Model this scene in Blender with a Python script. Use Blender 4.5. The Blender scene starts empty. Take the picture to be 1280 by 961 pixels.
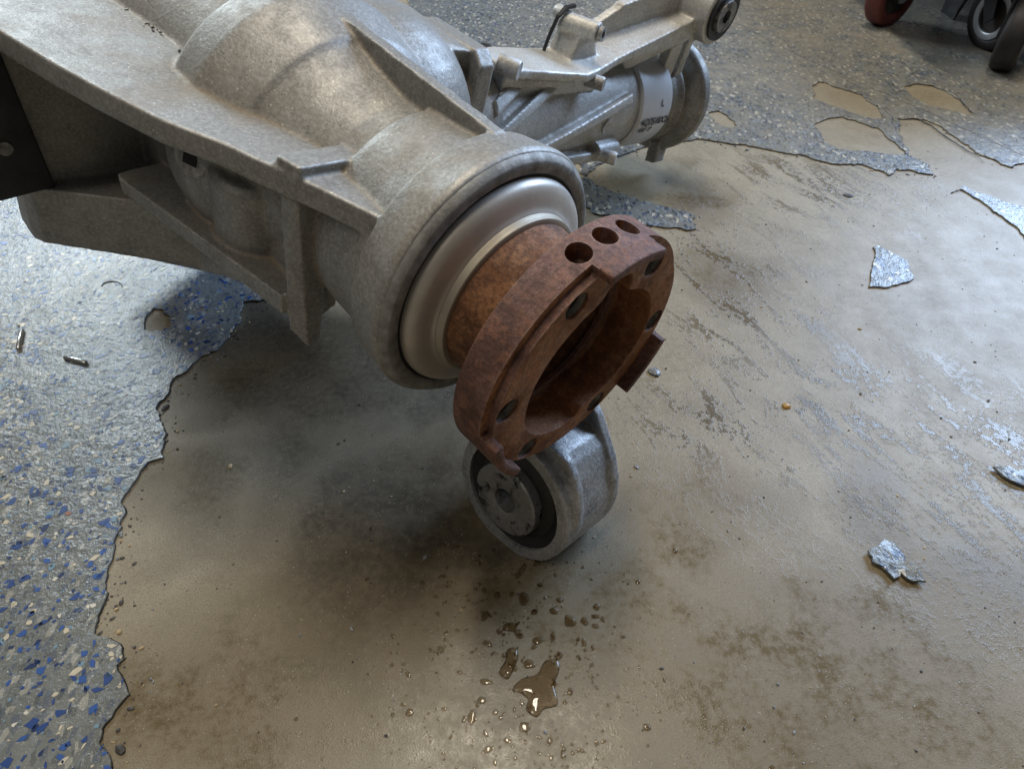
import bpy, bmesh, math, random
from mathutils import Vector, Matrix, noise
from mathutils.geometry import intersect_point_tri_2d
rnd = random.Random(7)
scene = bpy.context.scene
C = scene.collection
PI = math.pi
# ------------------------------------------------------------------ camera
cam_d = bpy.data.cameras.new('camera')
cam_d.sensor_fit = 'HORIZONTAL'; cam_d.sensor_width = 36.0
cam_d.lens = 36.0 * 850.0 / 1280.0
cam_d.clip_start = 0.01; cam_d.clip_end = 200
cam = bpy.data.objects.new('camera', cam_d); C.objects.link(cam)
cam.location = (0, 0, 0.29422); cam.rotation_euler = (math.radians(45), 0, 0)
scene.camera = cam
cam_d.dof.use_dof = True; cam_d.dof.focus_distance = 0.30; cam_d.dof.aperture_fstop = 32.0
# ------------------------------------------------------------------ light of the workshop
world = bpy.data.worlds.new('World'); scene.world = world; world.use_nodes = True
bgn = world.node_tree.nodes['Background']
bgn.inputs[0].default_value = (0.98, 0.98, 1.0, 1); bgn.inputs[1].default_value = 0.07

def area(name, loc, target, sx, sy, power, col):
    d = bpy.data.lights.new(name, 'AREA'); d.shape = 'RECTANGLE'
    d.size = sx; d.size_y = sy; d.energy = power; d.color = col
    o = bpy.data.objects.new(name, d); C.objects.link(o); o.location = loc
    o.rotation_euler = (Vector(target) - Vector(loc)).to_track_quat('-Z', 'Y').to_euler()
    return o
area('garage_door_light', (3.15, 2.95, 2.2), (0.2, 0.3, 0), 2.1, 1.7, 215, (0.50, 0.69, 1.0))
area('far_window_light', (-2.7, 3.9, 2.55), (-0.2, 0.4, 0), 1.7, 0.8, 100, (0.80, 0.93, 1.0))
area('ceiling_tube_and_fill_light', (-0.02, 1.05, 3.3), (-0.02, 1.05, 0), 0.3, 1.5, 50, (1.0, 0.90, 0.74))
area('ceiling_tube_and_fill_light', (-1.3, -1.0, 3.0), (-0.2, 0.2, 0), 0.4, 1.6, 15, (1.0, 0.93, 0.82))  # unseen front-left fill, added to brighten the near faces
scene.view_settings.view_transform = 'Standard'; scene.view_settings.look = 'None'
scene.view_settings.exposure = 0.27; scene.view_settings.gamma = 1.0
scene.view_settings.use_curve_mapping = False
scene.render.engine = 'CYCLES'
scene.cycles.max_bounces = 8; scene.cycles.use_denoising = True
scene.cycles.caustics_reflective = False; scene.cycles.caustics_refractive = False
scene.cycles.sample_clamp_indirect = 6.0
# ------------------------------------------------------------------ helpers
def tag(o, label=None, cat=None, group=None, kind=None):
    if label: o['label'] = label
    if cat: o['category'] = cat
    if group: o['group'] = group
    if kind: o['kind'] = kind
    return o
def empty(name, loc=(0, 0, 0), rz=0.0):
    o = bpy.data.objects.new(name, None); C.objects.link(o)
    o.location = loc; o.rotation_euler = (0, 0, rz); o.empty_display_size = 0.02
    return o
def link(name, me, mat, parent=None, smooth=None):
    o = bpy.data.objects.new(name, me); C.objects.link(o)
    if mat is not None and not me.materials: me.materials.append(mat)
    if parent is not None: o.parent = parent
    if smooth is not None: shade(me, smooth)
    return o
def shade(me, ang=40):
    me.polygons.foreach_set('use_smooth', [True] * len(me.polygons))
    if ang < 180: me.set_sharp_from_angle(angle=math.radians(ang))
    me.update()
def to_mesh(bm, name='mesh'):
    bmesh.ops.recalc_face_normals(bm, faces=bm.faces[:])
    me = bpy.data.meshes.new(name); bm.to_mesh(me); bm.free(); return me
def axis_m(axis, org=(0, 0, 0)):
    """matrix whose local Z is `axis`"""
    z = Vector(axis).normalized(); q = z.to_track_quat('Z', 'Y')
    return Matrix.Translation(Vector(org)) @ q.to_matrix().to_4x4()
def lathe(bm, prof, M=None, n=64, closed=True):
    """prof = [(z, r)] revolved round local Z; closed solid (profile ends at the axis if r=0 or loops)"""
    M = M or Matrix()
    rings = []
    for z, r in prof:
        if r < 1e-7: rings.append([bm.verts.new(M @ Vector((0, 0, z)))])
        else: rings.append([bm.verts.new(M @ Vector((r * math.cos(2 * PI * k / n), r * math.sin(2 * PI * k / n), z))) for k in range(n)])
    pr = list(zip(rings[:-1], rings[1:]))
    if closed and len(rings[0]) > 1 and len(rings[-1]) > 1: pr.append((rings[-1], rings[0]))
    for a, b in pr:
        for k in range(n):
            k2 = (k + 1) % n
            if len(a) == 1 and len(b) == 1: continue
            if len(a) == 1: bm.faces.new((a[0], b[k], b[k2]))
            elif len(b) == 1: bm.faces.new((a[k], b[0], a[k2]))
            else: bm.faces.new((a[k], b[k], b[k2], a[k2]))
    return bm
def smooth_prof(pts, sub=4):
    """Catmull-Rom through profile points"""
    out = []
    P = [Vector((a, b, 0)) for a, b in pts]
    for i in range(len(P) - 1):
        p0 = P[max(i - 1, 0)]; p1 = P[i]; p2 = P[i + 1]; p3 = P[min(i + 2, len(P) - 1)]
        for k in range(sub):
            t = k / sub
            v = 0.5 * ((2 * p1) + (p2 - p0) * t + (2 * p0 - 5 * p1 + 4 * p2 - p3) * t * t + (3 * p1 - p0 - 3 * p2 + p3) * t ** 3)
            out.append((v.x, max(v.y, 1e-6)))
    out.append(pts[-1]); return out
def prism(bm, poly, M, z0, z1):
    """closed polygon poly=[(x,y)] in M's XY plane extruded z0..z1"""
    a = [bm.verts.new(M @ Vector((x, y, z0))) for x, y in poly]
    b = [bm.verts.new(M @ Vector((x, y, z1))) for x, y in poly]
    n = len(poly)
    bm.faces.new(a); bm.faces.new(b)
    for k in range(n): bm.faces.new((a[k], a[(k + 1) % n], b[(k + 1) % n], b[k]))
    return bm
def hull(bm, pts):
    vs = [bm.verts.new(Vector(p)) for p in pts]
    r = bmesh.ops.convex_hull(bm, input=vs)
    bad = [g for g in r['geom_interior'] if isinstance(g, bmesh.types.BMVert)]
    bad += [v for v in vs if v.is_valid and not v.link_faces and v not in bad]
    bmesh.ops.delete(bm, geom=[v for v in set(bad) if v.is_valid], context='VERTS')
def box(bm, lo, hi, M=None):
    M = M or Matrix()
    hull(bm, [M @ Vector((x, y, z)) for x in (lo[0], hi[0]) for y in (lo[1], hi[1]) for z in (lo[2], hi[2])])
def tube(bm, pts, rad, n=10, caps=True):
    """swept round tube; rad number or list"""
    P = [Vector(p) for p in pts]; R_ = rad if isinstance(rad, (list, tuple)) else [rad] * len(P)
    rings = []; up = Vector((0, 0, 1))
    for i, p in enumerate(P):
        t = (P[min(i + 1, len(P) - 1)] - P[max(i - 1, 0)]).normalized()
        u = t.cross(up)
        if u.length < 1e-4: u = t.cross(Vector((1, 0, 0)))
        u.normalize(); v = u.cross(t)
        rings.append([bm.verts.new(p + (u * math.cos(2 * PI * k / n) + v * math.sin(2 * PI * k / n)) * R_[i]) for k in range(n)])
    for a, b in zip(rings[:-1], rings[1:]):
        for k in range(n): bm.faces.new((a[k], a[(k + 1) % n], b[(k + 1) % n], b[k]))
    if caps: bm.faces.new(rings[0]); bm.faces.new(rings[-1])
def evaluated(me, mods):
    """run modifiers on a throw-away object and return the resulting mesh"""
    o = bpy.data.objects.new('work', me); C.objects.link(o)
    for typ, kw in mods:
        m = o.modifiers.new(typ.lower(), typ)
        for k, v in kw.items(): setattr(m, k, v)
    dg = bpy.context.evaluated_depsgraph_get(); dg.update()
    out = bpy.data.meshes.new_from_object(o.evaluated_get(dg))
    bpy.data.objects.remove(o); return out
def cast(bm, voxel, it=6, name='casting'):
    """weld overlapping solids into one casting with soft fillets"""
    me = to_mesh(bm, name)
    out = evaluated(me, [('REMESH', dict(mode='VOXEL', voxel_size=voxel, adaptivity=0.0)), ('SMOOTH', dict(factor=0.5, iterations=it))])
    return out
def bevelled(bm, w, seg=2, ang=35, name='mesh'):
    me = to_mesh(bm, name)
    out = evaluated(me, [('BEVEL', dict(width=w, segments=seg, limit_method='ANGLE', angle_limit=math.radians(ang)))])
    shade(out, 50); return out
def boolean(me, cutters, op='DIFFERENCE'):
    o = bpy.data.objects.new('work', me); C.objects.link(o); ks = []
    for c in cutters:
        k = bpy.data.objects.new('cut', c); C.objects.link(k); ks.append(k)
        m = o.modifiers.new('b', 'BOOLEAN'); m.operation = op; m.object = k; m.solver = 'EXACT'
    dg = bpy.context.evaluated_depsgraph_get(); dg.update()
    out = bpy.data.meshes.new_from_object(o.evaluated_get(dg))
    for k in ks: bpy.data.objects.remove(k)
    bpy.data.objects.remove(o); return out
def fill2d(loops, extrude, bevel=0.0, res=1):
    """2D outlines (holes allowed) -> solid sheet, z from -extrude to +extrude"""
    cu = bpy.data.curves.new('sheet', 'CURVE'); cu.dimensions = '2D'; cu.fill_mode = 'BOTH'
    cu.extrude = extrude; cu.bevel_depth = bevel; cu.bevel_resolution = res; cu.offset = -bevel
    for lp in loops:
        s = cu.splines.new('POLY'); s.points.add(len(lp) - 1)
        for p, (x, y) in zip(s.points, lp): p.co = (x, y, 0, 1)
        s.use_cyclic_u = True
    o = bpy.data.objects.new('work', cu); C.objects.link(o)
    dg = bpy.context.evaluated_depsgraph_get(); dg.update()
    me = bpy.data.meshes.new_from_object(o.evaluated_get(dg))
    bpy.data.objects.remove(o); return me
# ------------------------------------------------------------------ materials
def nt(name):
    m = bpy.data.materials.new(name); m.use_nodes = True
    t = m.node_tree; return m, t, t.nodes['Principled BSDF']
class G:
    """small node helper"""
    def __init__(s, t): s.t = t
    def n(s, typ, **kw):
        k = s.t.nodes.new(typ)
        for a, b in kw.items():
            if a.startswith('i_'):
                key = a[2:]; k.inputs[int(key) if key.isdigit() else key.replace('_', ' ')].default_value = b
            else: setattr(k, a, b)
        return k
    def l(s, a, b): s.t.links.new(a, b)
    def obj(s): return s.n('ShaderNodeTexCoord').outputs['Object']
    def pos(s): return s.n('ShaderNodeNewGeometry').outputs['Position']
    def map(s, v, scale=(1, 1, 1), loc=(0, 0, 0), rot=(0, 0, 0)):
        m = s.n('ShaderNodeMapping'); s.l(v, m.inputs[0]); m.inputs['Scale'].default_value = scale
        m.inputs['Location'].default_value = loc; m.inputs['Rotation'].default_value = rot; return m.outputs[0]
    def noise(s, v, sc, det=4, rough=0.55, dist=0.0):
        k = s.n('ShaderNodeTexNoise'); s.l(v, k.inputs['Vector']); k.inputs['Scale'].default_value = sc
        k.inputs['Detail'].default_value = det; k.inputs['Roughness'].default_value = rough; k.inputs['Distortion'].default_value = dist
        return k.outputs['Fac']
    def vor(s, v, sc, out='Distance', feature='F1', rnd_=1.0):
        k = s.n('ShaderNodeTexVoronoi', feature=feature); s.l(v, k.inputs['Vector']); k.inputs['Scale'].default_value = sc
        k.inputs['Randomness'].default_value = rnd_; return k.outputs[out]
    def ramp(s, f, stops, interp='LINEAR'):
        k = s.n('ShaderNodeValToRGB'); s.l(f, k.inputs[0]); e = k.color_ramp.elements; k.color_ramp.interpolation = interp
        while len(e) < len(stops): e.new(0.5)
        for el, (p, c) in zip(e, stops):
            el.position = p; el.color = (c, c, c, 1) if isinstance(c, (int, float)) else (*c, 1)
        return k.outputs[0]
    def mr(s, f, a, b, c=0.0, d=1.0):
        k = s.n('ShaderNodeMapRange'); s.l(f, k.inputs[0]) if not isinstance(f, (int, float)) else None
        for i, v in zip((1, 2, 3, 4), (a, b, c, d)): k.inputs[i].default_value = v
        return k.outputs[0]
    def mix(s, f, a, b, mode='MIX'):
        k = s.n('ShaderNodeMix', data_type='RGBA', blend_type=mode)
        for inp, v in ((k.inputs[0], f), (k.inputs[6], a), (k.inputs[7], b)):
            if isinstance(v, (int, float)): inp.default_value = v
            elif isinstance(v, tuple): inp.default_value = (*v, 1)
            else: s.l(v, inp)
        return k.outputs[2]
    def m(s, op, a, b=None, clamp=False):
        k = s.n('ShaderNodeMath', operation=op); k.use_clamp = clamp
        for i, v in enumerate((a, b)):
            if v is None: continue
            if isinstance(v, (int, float)): k.inputs[i].default_value = v
            else: s.l(v, k.inputs[i])
        return k.outputs[0]
    def bump(s, h, strength=0.3, dist=0.001, prev=None):
        k = s.n('ShaderNodeBump'); s.l(h, k.inputs['Height']); k.inputs['Strength'].default_value = strength
        k.inputs['Distance'].default_value = dist
        if prev is not None: s.l(prev, k.inputs['Normal'])
        return k.outputs[0]
    def sep(s, v):
        k = s.n('ShaderNodeSeparateXYZ'); s.l(v, k.inputs[0]); return k.outputs
    def ell(s, v, c, r, ang=0.0, soft=0.5):
        """1 inside a soft ellipse on the floor, 0 outside"""
        a = s.map(v, loc=(-c[0], -c[1], 0)); b = s.map(a, rot=(0, 0, -ang)); d = s.map(b, scale=(1 / r[0], 1 / r[1], 0))
        k = s.n('ShaderNodeVectorMath', operation='LENGTH'); s.l(d, k.inputs[0])
        return s.mr(k.outputs['Value'], 1.0 + soft, 1.0 - soft)

def mat_cast(name, base=(0.315, 0.307, 0.29), dark=(0.23, 0.222, 0.207), dirt=(0.195, 0.145, 0.085), dirt_amt=0.85, rough=0.50, metal=0.45, up_axis=2, grit=1.0):
    """sand-cast aluminium with settled tan road dust"""
    m, t, b = nt(name); g = G(t); v = g.obj()
    big = g.noise(v, 26, 4, 0.6); mid = g.noise(v, 90, 5, 0.62); fine = g.noise(v, 620, 4, 0.7)
    col = g.mix(g.ramp(mid, [(0.34, 0.0), (0.66, 1.0)]), dark, base)
    col = g.mix(g.mr(fine, 0.42, 0.66, 0.0, 0.60), col, tuple(min(1, c * 1.5) for c in base))
    geo = g.n('ShaderNodeNewGeometry')
    # dust lies on faces turned up and in the inner corners of the casting
    nz = g.sep(geo.outputs['Normal'])[2]
    cav = g.mr(geo.outputs['Pointiness'], 0.495, 0.455)
    d = g.m('ADD', g.m('MULTIPLY', g.mr(nz, 0.15, 0.95, 0.0, 0.55), g.ramp(big, [(0.50, 0.0), (0.62, 0.9)])), g.m('MULTIPLY', cav, 0.85))
    d = g.m('MULTIPLY', g.m('MULTIPLY', d, g.mr(mid, 0.25, 0.6, 0.55, 1.0)), dirt_amt, True)
    col = g.mix(d, col, g.mix(fine, dirt, tuple(c * 1.4 for c in dirt)))
    # worn bright edges
    edge = g.m('MULTIPLY', g.mr(geo.outputs['Pointiness'], 0.525, 0.57), g.mr(mid, 0.42, 0.6))
    col = g.mix(g.m('MULTIPLY', edge, 0.8), col, (0.62, 0.61, 0.59))
    spk = g.mr(g.vor(v, 360), 0.15, 0.09); spm = g.m('MULTIPLY', spk, g.mr(g.noise(v, 60, 2), 0.52, 0.6))
    col = g.mix(g.m('MULTIPLY', spm, 0.75), col, (0.07, 0.065, 0.055))
    spl = g.m('MULTIPLY', g.mr(g.vor(g.map(v, loc=(3, 1, 2)), 330), 0.16, 0.10), g.mr(g.noise(v, 45, 3), 0.46, 0.54))
    col = g.mix(g.m('MULTIPLY', spl, 0.7), col, (0.62, 0.60, 0.55))
    g.l(col, b.inputs['Base Color'])
    g.l(g.m('MULTIPLY', g.m('SUBTRACT', 1.0, d), metal, True), b.inputs['Metallic'])
    g.l(g.m('ADD', g.m('MULTIPLY', d, 0.25), g.mr(mid, 0.3, 0.7, rough + 0.1, rough - 0.08)), b.inputs['Roughness'])
    bp = g.bump(mid, 0.18 * grit, 0.0012); bp = g.bump(fine, 0.38 * grit, 0.0006, bp)
    g.l(bp, b.inputs['Normal']); return m
def mat_plain(name, col, rough=0.5, metal=0.0, var=0.25, sc=120, bump=0.15, spec=0.5):
    m, t, b = nt(name); g = G(t); v = g.obj()
    f = g.noise(v, sc, 5, 0.6); h = g.noise(v, sc * 6, 3, 0.6)
    g.l(g.mix(g.mr(f, 0.3, 0.7), tuple(c * (1 - var) for c in col), tuple(min(1, c * (1 + var)) for c in col)), b.inputs['Base Color'])
    g.l(g.mr(f, 0.3, 0.7, rough + 0.08, rough - 0.08), b.inputs['Roughness']); b.inputs['Metallic'].default_value = metal
    b.inputs['Specular IOR Level'].default_value = spec
    g.l(g.bump(h, bump, 0.0004), b.inputs['Normal']); return m
def mat_rust(name, a, b_, c, rough=0.82, fine_sc=620):
    m, t, b = nt(name); g = G(t); v = g.obj()
    big = g.noise(v, 38, 6, 0.66, 0.4); mid = g.noise(v, 150, 6, 0.7); fi = g.noise(v, fine_sc, 4, 0.7)
    col = g.mix(g.ramp(big, [(0.42, 0.0), (0.56, 1.0)]), tuple(x * 0.8 for x in a), b_)
    col = g.mix(g.m('MULTIPLY', g.ramp(mid, [(0.48, 0.0), (0.60, 1.0)]), 0.8), col, tuple(x * 1.12 for x in c))
    col = g.mix(g.mr(fi, 0.44, 0.62, 0.0, 0.6), col, tuple(x * 0.40 for x in a))
    grease = g.m('MULTIPLY', g.ramp(g.noise(g.map(v, loc=(4, 2, 1)), 60, 5, 0.65), [(0.54, 0.0), (0.66, 1.0)]), 0.55)
    col = g.mix(grease, col, tuple(x * 0.28 for x in a))
    sp = g.m('MULTIPLY', g.mr(g.vor(v, 480), 0.14, 0.07), g.mr(big, 0.44, 0.54))
    col = g.mix(g.m('MULTIPLY', sp, 0.7), col, (0.42, 0.27, 0.19))
    geo = g.n('ShaderNodeNewGeometry'); bv = g.n('ShaderNodeBevel'); bv.samples = 4; bv.inputs[0].default_value = 0.0012
    dt = g.n('ShaderNodeVectorMath', operation='DOT_PRODUCT'); g.l(bv.outputs[0], dt.inputs[0]); g.l(geo.outputs['Normal'], dt.inputs[1])
    ed = g.m('MULTIPLY', g.mr(dt.outputs['Value'], 0.985, 0.90), g.mr(mid, 0.40, 0.58))
    col = g.mix(g.m('MULTIPLY', ed, 0.65), col, (0.36, 0.24, 0.19))
    g.l(col, b.inputs['Base Color']); b.inputs['Metallic'].default_value = 0.10
    g.l(g.mr(mid, 0.3, 0.7, rough, rough - 0.28), b.inputs['Roughness'])
    g.l(g.bump(fi, 0.55, 0.0007, g.bump(mid, 0.45, 0.0010)), b.inputs['Normal']); return m
M_CAST = mat_cast('cast_aluminium')
M_TUBE = mat_cast('cast_aluminium_clean', base=(0.46, 0.455, 0.44), dark=(0.36, 0.355, 0.34), dirt_amt=0.6)
M_ARM = mat_cast('cast_aluminium_pale', base=(0.54, 0.53, 0.50), dark=(0.42, 0.41, 0.385), dirt_amt=0.75)
M_EYE = mat_cast('bare_aluminium', base=(0.44, 0.44, 0.44), dark=(0.22, 0.22, 0.22), dirt=(0.22, 0.18, 0.13), dirt_amt=0.35, rough=0.42, metal=0.6, grit=1.3)
M_GREASY = mat_cast('greasy_casting', base=(0.24, 0.225, 0.205), dark=(0.10, 0.095, 0.09), dirt_amt=0.7, metal=0.3)  # darker casting colour for greasy parts
M_CUP = mat_plain('satin_pressed_steel', (0.52, 0.475, 0.42), 0.50, 0.55, 0.12, 70, 0.15)
M_LIP = mat_plain('pale_steel_lip', (0.38, 0.34, 0.27), 0.50, 0.5, 0.12, 60, 0.08)
M_CHAM = mat_plain('machined_grey_face', (0.27, 0.265, 0.25), 0.6, 0.3, 0.45, 150, 0.5)
M_BAND = mat_plain('turned_aluminium', (0.56, 0.56, 0.57), 0.5, 0.5, 0.06, 60, 0.08)
M_RUST = mat_rust('rusty_steel', (0.135, 0.062, 0.045), (0.215, 0.115, 0.092), (0.205, 0.085, 0.048))
M_RUSTF = mat_rust('orange_rusty_face', (0.23, 0.090, 0.036), (0.34, 0.135, 0.055), (0.36, 0.170, 0.078))
M_RUSTN = mat_rust('brown_rusty_hub', (0.130, 0.050, 0.019), (0.205, 0.085, 0.034), (0.25, 0.115, 0.048))
M_RUBBER = mat_plain('black_rubber', (0.016, 0.016, 0.016), 0.42, 0.0, 0.3, 200, 0.3)
M_DARK = mat_plain('black_gap', (0.010, 0.010, 0.010), 0.7)
M_THREAD = mat_plain('worn_thread_steel', (0.20, 0.185, 0.155), 0.45, 0.5, 0.5, 300, 0.3)
M_BOLT = mat_cast('zinc_bolt_steel', base=(0.34, 0.33, 0.31), dark=(0.22, 0.21, 0.20), dirt_amt=0.4)
M_INK = mat_plain('black_ink', (0.03, 0.03, 0.035), 0.6)
M_BLKPLATE = mat_plain('black_painted_plate', (0.026, 0.026, 0.029), 0.5, 0.0, 0.4, 70, 0.4)
M_REDWHEEL = mat_plain('worn_red_wheel', (0.14, 0.035, 0.03), 0.6, 0.0, 0.35, 60, 0.25)
M_BLKWHEEL = mat_plain('dark_rubber_wheel', (0.022, 0.018, 0.02), 0.55, 0.0, 0.35, 60, 0.25)
M_BLKFRAME = mat_plain('black_painted_frame', (0.012, 0.012, 0.018), 0.4, 0.0, 0.3, 30, 0.15)
M_RIM = mat_plain('grey_wheel_rim', (0.36, 0.37, 0.40), 0.4, 0.5, 0.15, 60, 0.15)
M_HUB = mat_plain('dark_hub', (0.05, 0.045, 0.042), 0.55, 0.2, 0.3, 60, 0.2)

def sleeve_mat():
    """steel bushing sleeve: grey metal smeared with black grease"""
    m, t, b = nt('greasy_steel_sleeve'); g = G(t); v = g.obj()
    f = g.noise(v, 120, 7, 0.72, 0.6); k = g.ramp(f, [(0.50, 0.0), (0.60, 1.0)])
    g.l(g.mix(k, g.mix(g.noise(v, 400, 3), (0.20, 0.195, 0.185), (0.36, 0.35, 0.335)), (0.015, 0.014, 0.013)), b.inputs['Base Color'])
    g.l(g.m('MULTIPLY', g.m('SUBTRACT', 1.0, k), 0.6), b.inputs['Metallic']); g.l(g.mr(k, 0, 1, 0.45, 0.25), b.inputs['Roughness'])
    g.l(g.bump(g.m('ADD', k, g.m('MULTIPLY', g.noise(v, 500, 3), 0.4)), 0.4, 0.0008), b.inputs['Normal']); return m
M_SLEEVE = sleeve_mat()
# ------------------------------------------------------------------ floor
FLOOR_DIR = math.radians(-64.5)          # the way the floor was scraped
def mat_concrete():
    m, t, b = nt('worn_concrete'); g = G(t); v = g.pos()
    warp = g.n('ShaderNodeVectorMath', operation='ADD'); g.l(v, warp.inputs[0])
    nz = g.n('ShaderNodeTexNoise'); g.l(v, nz.inputs['Vector']); nz.inputs['Scale'].default_value = 16; nz.inputs['Detail'].default_value = 5
    sc = g.n('ShaderNodeVectorMath', operation='MULTIPLY_ADD'); g.l(nz.outputs['Color'], sc.inputs[0]); sc.inputs[1].default_value = (0.10, 0.10, 0); sc.inputs[2].default_value = (-0.05, -0.05, 0)
    g.l(sc.outputs[0], warp.inputs[1]); w = warp.outputs[0]
    big = g.noise(v, 9, 5, 0.6); mid = g.noise(v, 42, 6, 0.65); fine = g.noise(v, 260, 5, 0.7); grain = g.noise(v, 1300, 2, 0.6)
    sdir = g.map(g.map(v, rot=(0, 0, -FLOOR_DIR)), scale=(0.30, 1, 1)); stre = g.noise(sdir, 60, 7, 0.7, 0.8)
    col = g.mix(g.ramp(mid, [(0.30, 0.0), (0.72, 1.0)]), (0.197, 0.155, 0.094), (0.338, 0.283, 0.190))
    col = g.mix(g.mr(big, 0.35, 0.7, 0.0, 0.55), col, (0.318, 0.276, 0.198))
    col = g.mix(g.mr(fine, 0.42, 0.62, 0.0, 0.55), col, (0.37, 0.312, 0.222))
    col = g.mix(g.mr(grain, 0.50, 0.66, 0.0, 0.6), col, (0.085, 0.07, 0.052))
    # damp brown patches; each has a place of its own on this floor
    def u(a, b2): return g.m('MAXIMUM', a, b2)
    damp = None
    for (cx, cy), (rx, ry), an, so in DAMP:
        e = g.ell(w, (cx, cy), (rx, ry), an, so); damp = e if damp is None else u(damp, e)
    dn = g.m('ADD', g.m('MULTIPLY', mid, 0.42), g.m('MULTIPLY', fine, 0.58))
    dampz = damp; damp = g.m('MULTIPLY', damp, g.mr(dn, 0.41, 0.60), True)
    scr = None
    for (cx, cy), (rx, ry), an, so in SCRAPE:
        e = g.ell(w, (cx, cy), (rx, ry), an, so); scr = e if scr is None else u(scr, e)
    scr = g.m('MULTIPLY', scr, g.ramp(g.m('ADD', g.m('MULTIPLY', stre, 0.6), g.m('MULTIPLY', fine, 0.4)), [(0.51, 0.0), (0.545, 1.0)]))
    oil_shade = None
    for (cx, cy), (rx, ry), an, so in OIL_SHADE:
        e = g.ell(w, (cx, cy), (rx, ry), an, so); oil_shade = e if oil_shade is None else u(oil_shade, e)
    oil_shade = g.m('MULTIPLY', oil_shade, g.m('MULTIPLY', g.mr(mid, 0.36, 0.60, 0.80, 1.0), g.mr(fine, 0.36, 0.60, 0.70, 1.0)), True)
    wet = g.m('MAXIMUM', damp, scr)
    tint = g.m('MULTIPLY', dampz, g.mr(big, 0.30, 0.60, 0.35, 0.75), True); col = g.mix(tint, col, g.mix(fine, (0.105, 0.076, 0.037), (0.205, 0.155, 0.085)))
    col = g.mix(g.m('MULTIPLY', wet, 0.85), col, g.mix(fine, (0.066, 0.047, 0.021), (0.145, 0.107, 0.055)))
    col = g.mix(g.m('MULTIPLY', oil_shade, 0.90), col, g.mix(fine, (0.022, 0.018, 0.013), (0.072, 0.060, 0.044)))
    lt = g.m('MULTIPLY', g.mr(g.vor(g.map(v, loc=(2, 7, 0)), 520), 0.16, 0.10), g.mr(g.noise(v, 55, 3), 0.46, 0.56)); col = g.mix(g.m('MULTIPLY', lt, 0.6), col, (0.40, 0.37, 0.31))
    pit = g.m('MULTIPLY', g.mr(g.vor(v, 330), 0.15, 0.08), g.mr(g.noise(v, 70, 3), 0.46, 0.56))
    col = g.mix(g.m('MULTIPLY', pit, 0.7), col, (0.055, 0.045, 0.035))
    g.l(col, b.inputs['Base Color'])
    wet2 = g.m('SUBTRACT', wet, g.m('MULTIPLY', oil_shade, 0.9))
    ro = g.m('SUBTRACT', g.m('ADD', g.mr(mid, 0.3, 0.7, 0.50, 0.40), g.m('MULTIPLY', fine, 0.08)), g.m('MULTIPLY', wet2, 0.25))
    g.l(ro, b.inputs['Roughness']); g.l(g.mr(oil_shade, 0.0, 1.0, 0.5, 0.12), b.inputs['Specular IOR Level'])
    bp = g.bump(mid, 0.06, 0.0020); bp = g.bump(g.m('ADD', g.m('MULTIPLY', fine, 0.5), g.m('MULTIPLY', pit, -0.6)), 0.22, 0.0010, bp); bp = g.bump(grain, 0.22, 0.0004, bp)
    bp = g.bump(scr, 0.25, 0.0007, bp)
    sx = g.sep(v)[0]
    k = g.n('ShaderNodeBump'); k.inputs['Distance'].default_value = 0.0010; g.l(stre, k.inputs['Height']); g.l(bp, k.inputs['Normal'])
    g.l(g.mr(sx, 0.02, 0.28, 0.0, 0.10), k.inputs['Strength'])
    g.l(k.outputs[0], b.inputs['Normal']); return m
def mat_coating():
    """grey epoxy with fine flake speckle"""
    m, t, b = nt('speckled_grey_epoxy'); g = G(t); v = g.pos()
    mid = g.noise(v, 45, 5, 0.6); fine = g.noise(v, 420, 4, 0.65); big = g.noise(v, 7, 4, 0.6)
    col = g.mix(g.mr(mid, 0.3, 0.7), (0.135, 0.142, 0.138), (0.205, 0.212, 0.202))
    def speck(scale, keep, c, off):
        k = g.n('ShaderNodeTexVoronoi'); g.l(g.map(v, loc=off, rot=(0, 0, off[0]), scale=(1, 0.6, 1)), k.inputs['Vector']); k.inputs['Scale'].default_value = scale
        s = g.sep(k.outputs['Color'])
        return g.m('MULTIPLY', g.m('GREATER_THAN', s[0], keep), g.mr(g.sep(v)[0], -0.14, -0.06, 0.45, 1.0)), c
    for sc_, kp, c, off in ((420, 0.86, (0.05, 0.075, 0.14), (1, 2, 0)), (450, 0.86, (0.22, 0.25, 0.28), (4, 1, 0)), (380, 0.93, (0.52, 0.49, 0.42), (2.3, 5, 0)), (520, 0.90, (0.04, 0.045, 0.05), (.3, 3, 0))):
        f, c = speck(sc_, kp, c, off); col = g.mix(g.m('MULTIPLY', f, 0.85), col, c)
    # trodden-in tan dirt to the back right
    s = g.sep(v); far = g.m('MULTIPLY', g.mr(s[1], 0.45, 0.75), g.mr(s[0], -0.05, 0.15))
    dirt = g.m('MULTIPLY', g.m('MULTIPLY', g.mr(g.m('ADD', g.m('MULTIPLY', big, 0.5), g.m('MULTIPLY', mid, 0.5)), 0.36, 0.60), far), 0.70, True)
    col = g.mix(dirt, col, g.mix(fine, (0.235, 0.20, 0.148), (0.36, 0.315, 0.245)))
    g.l(col, b.inputs['Base Color']); g.l(g.m('ADD', g.mr(mid, 0.3, 0.7, 0.27, 0.10), g.m('MULTIPLY', dirt, 0.25)), b.inputs['Roughness'])
    bp = g.bump(mid, 0.35, 0.0025); bp = g.bump(fine, 0.55, 0.0008, bp); bp = g.bump(g.noise(v, 150, 4, 0.65), 0.38, 0.0014, bp)
    g.l(bp, b.inputs['Normal']); return m
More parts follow.
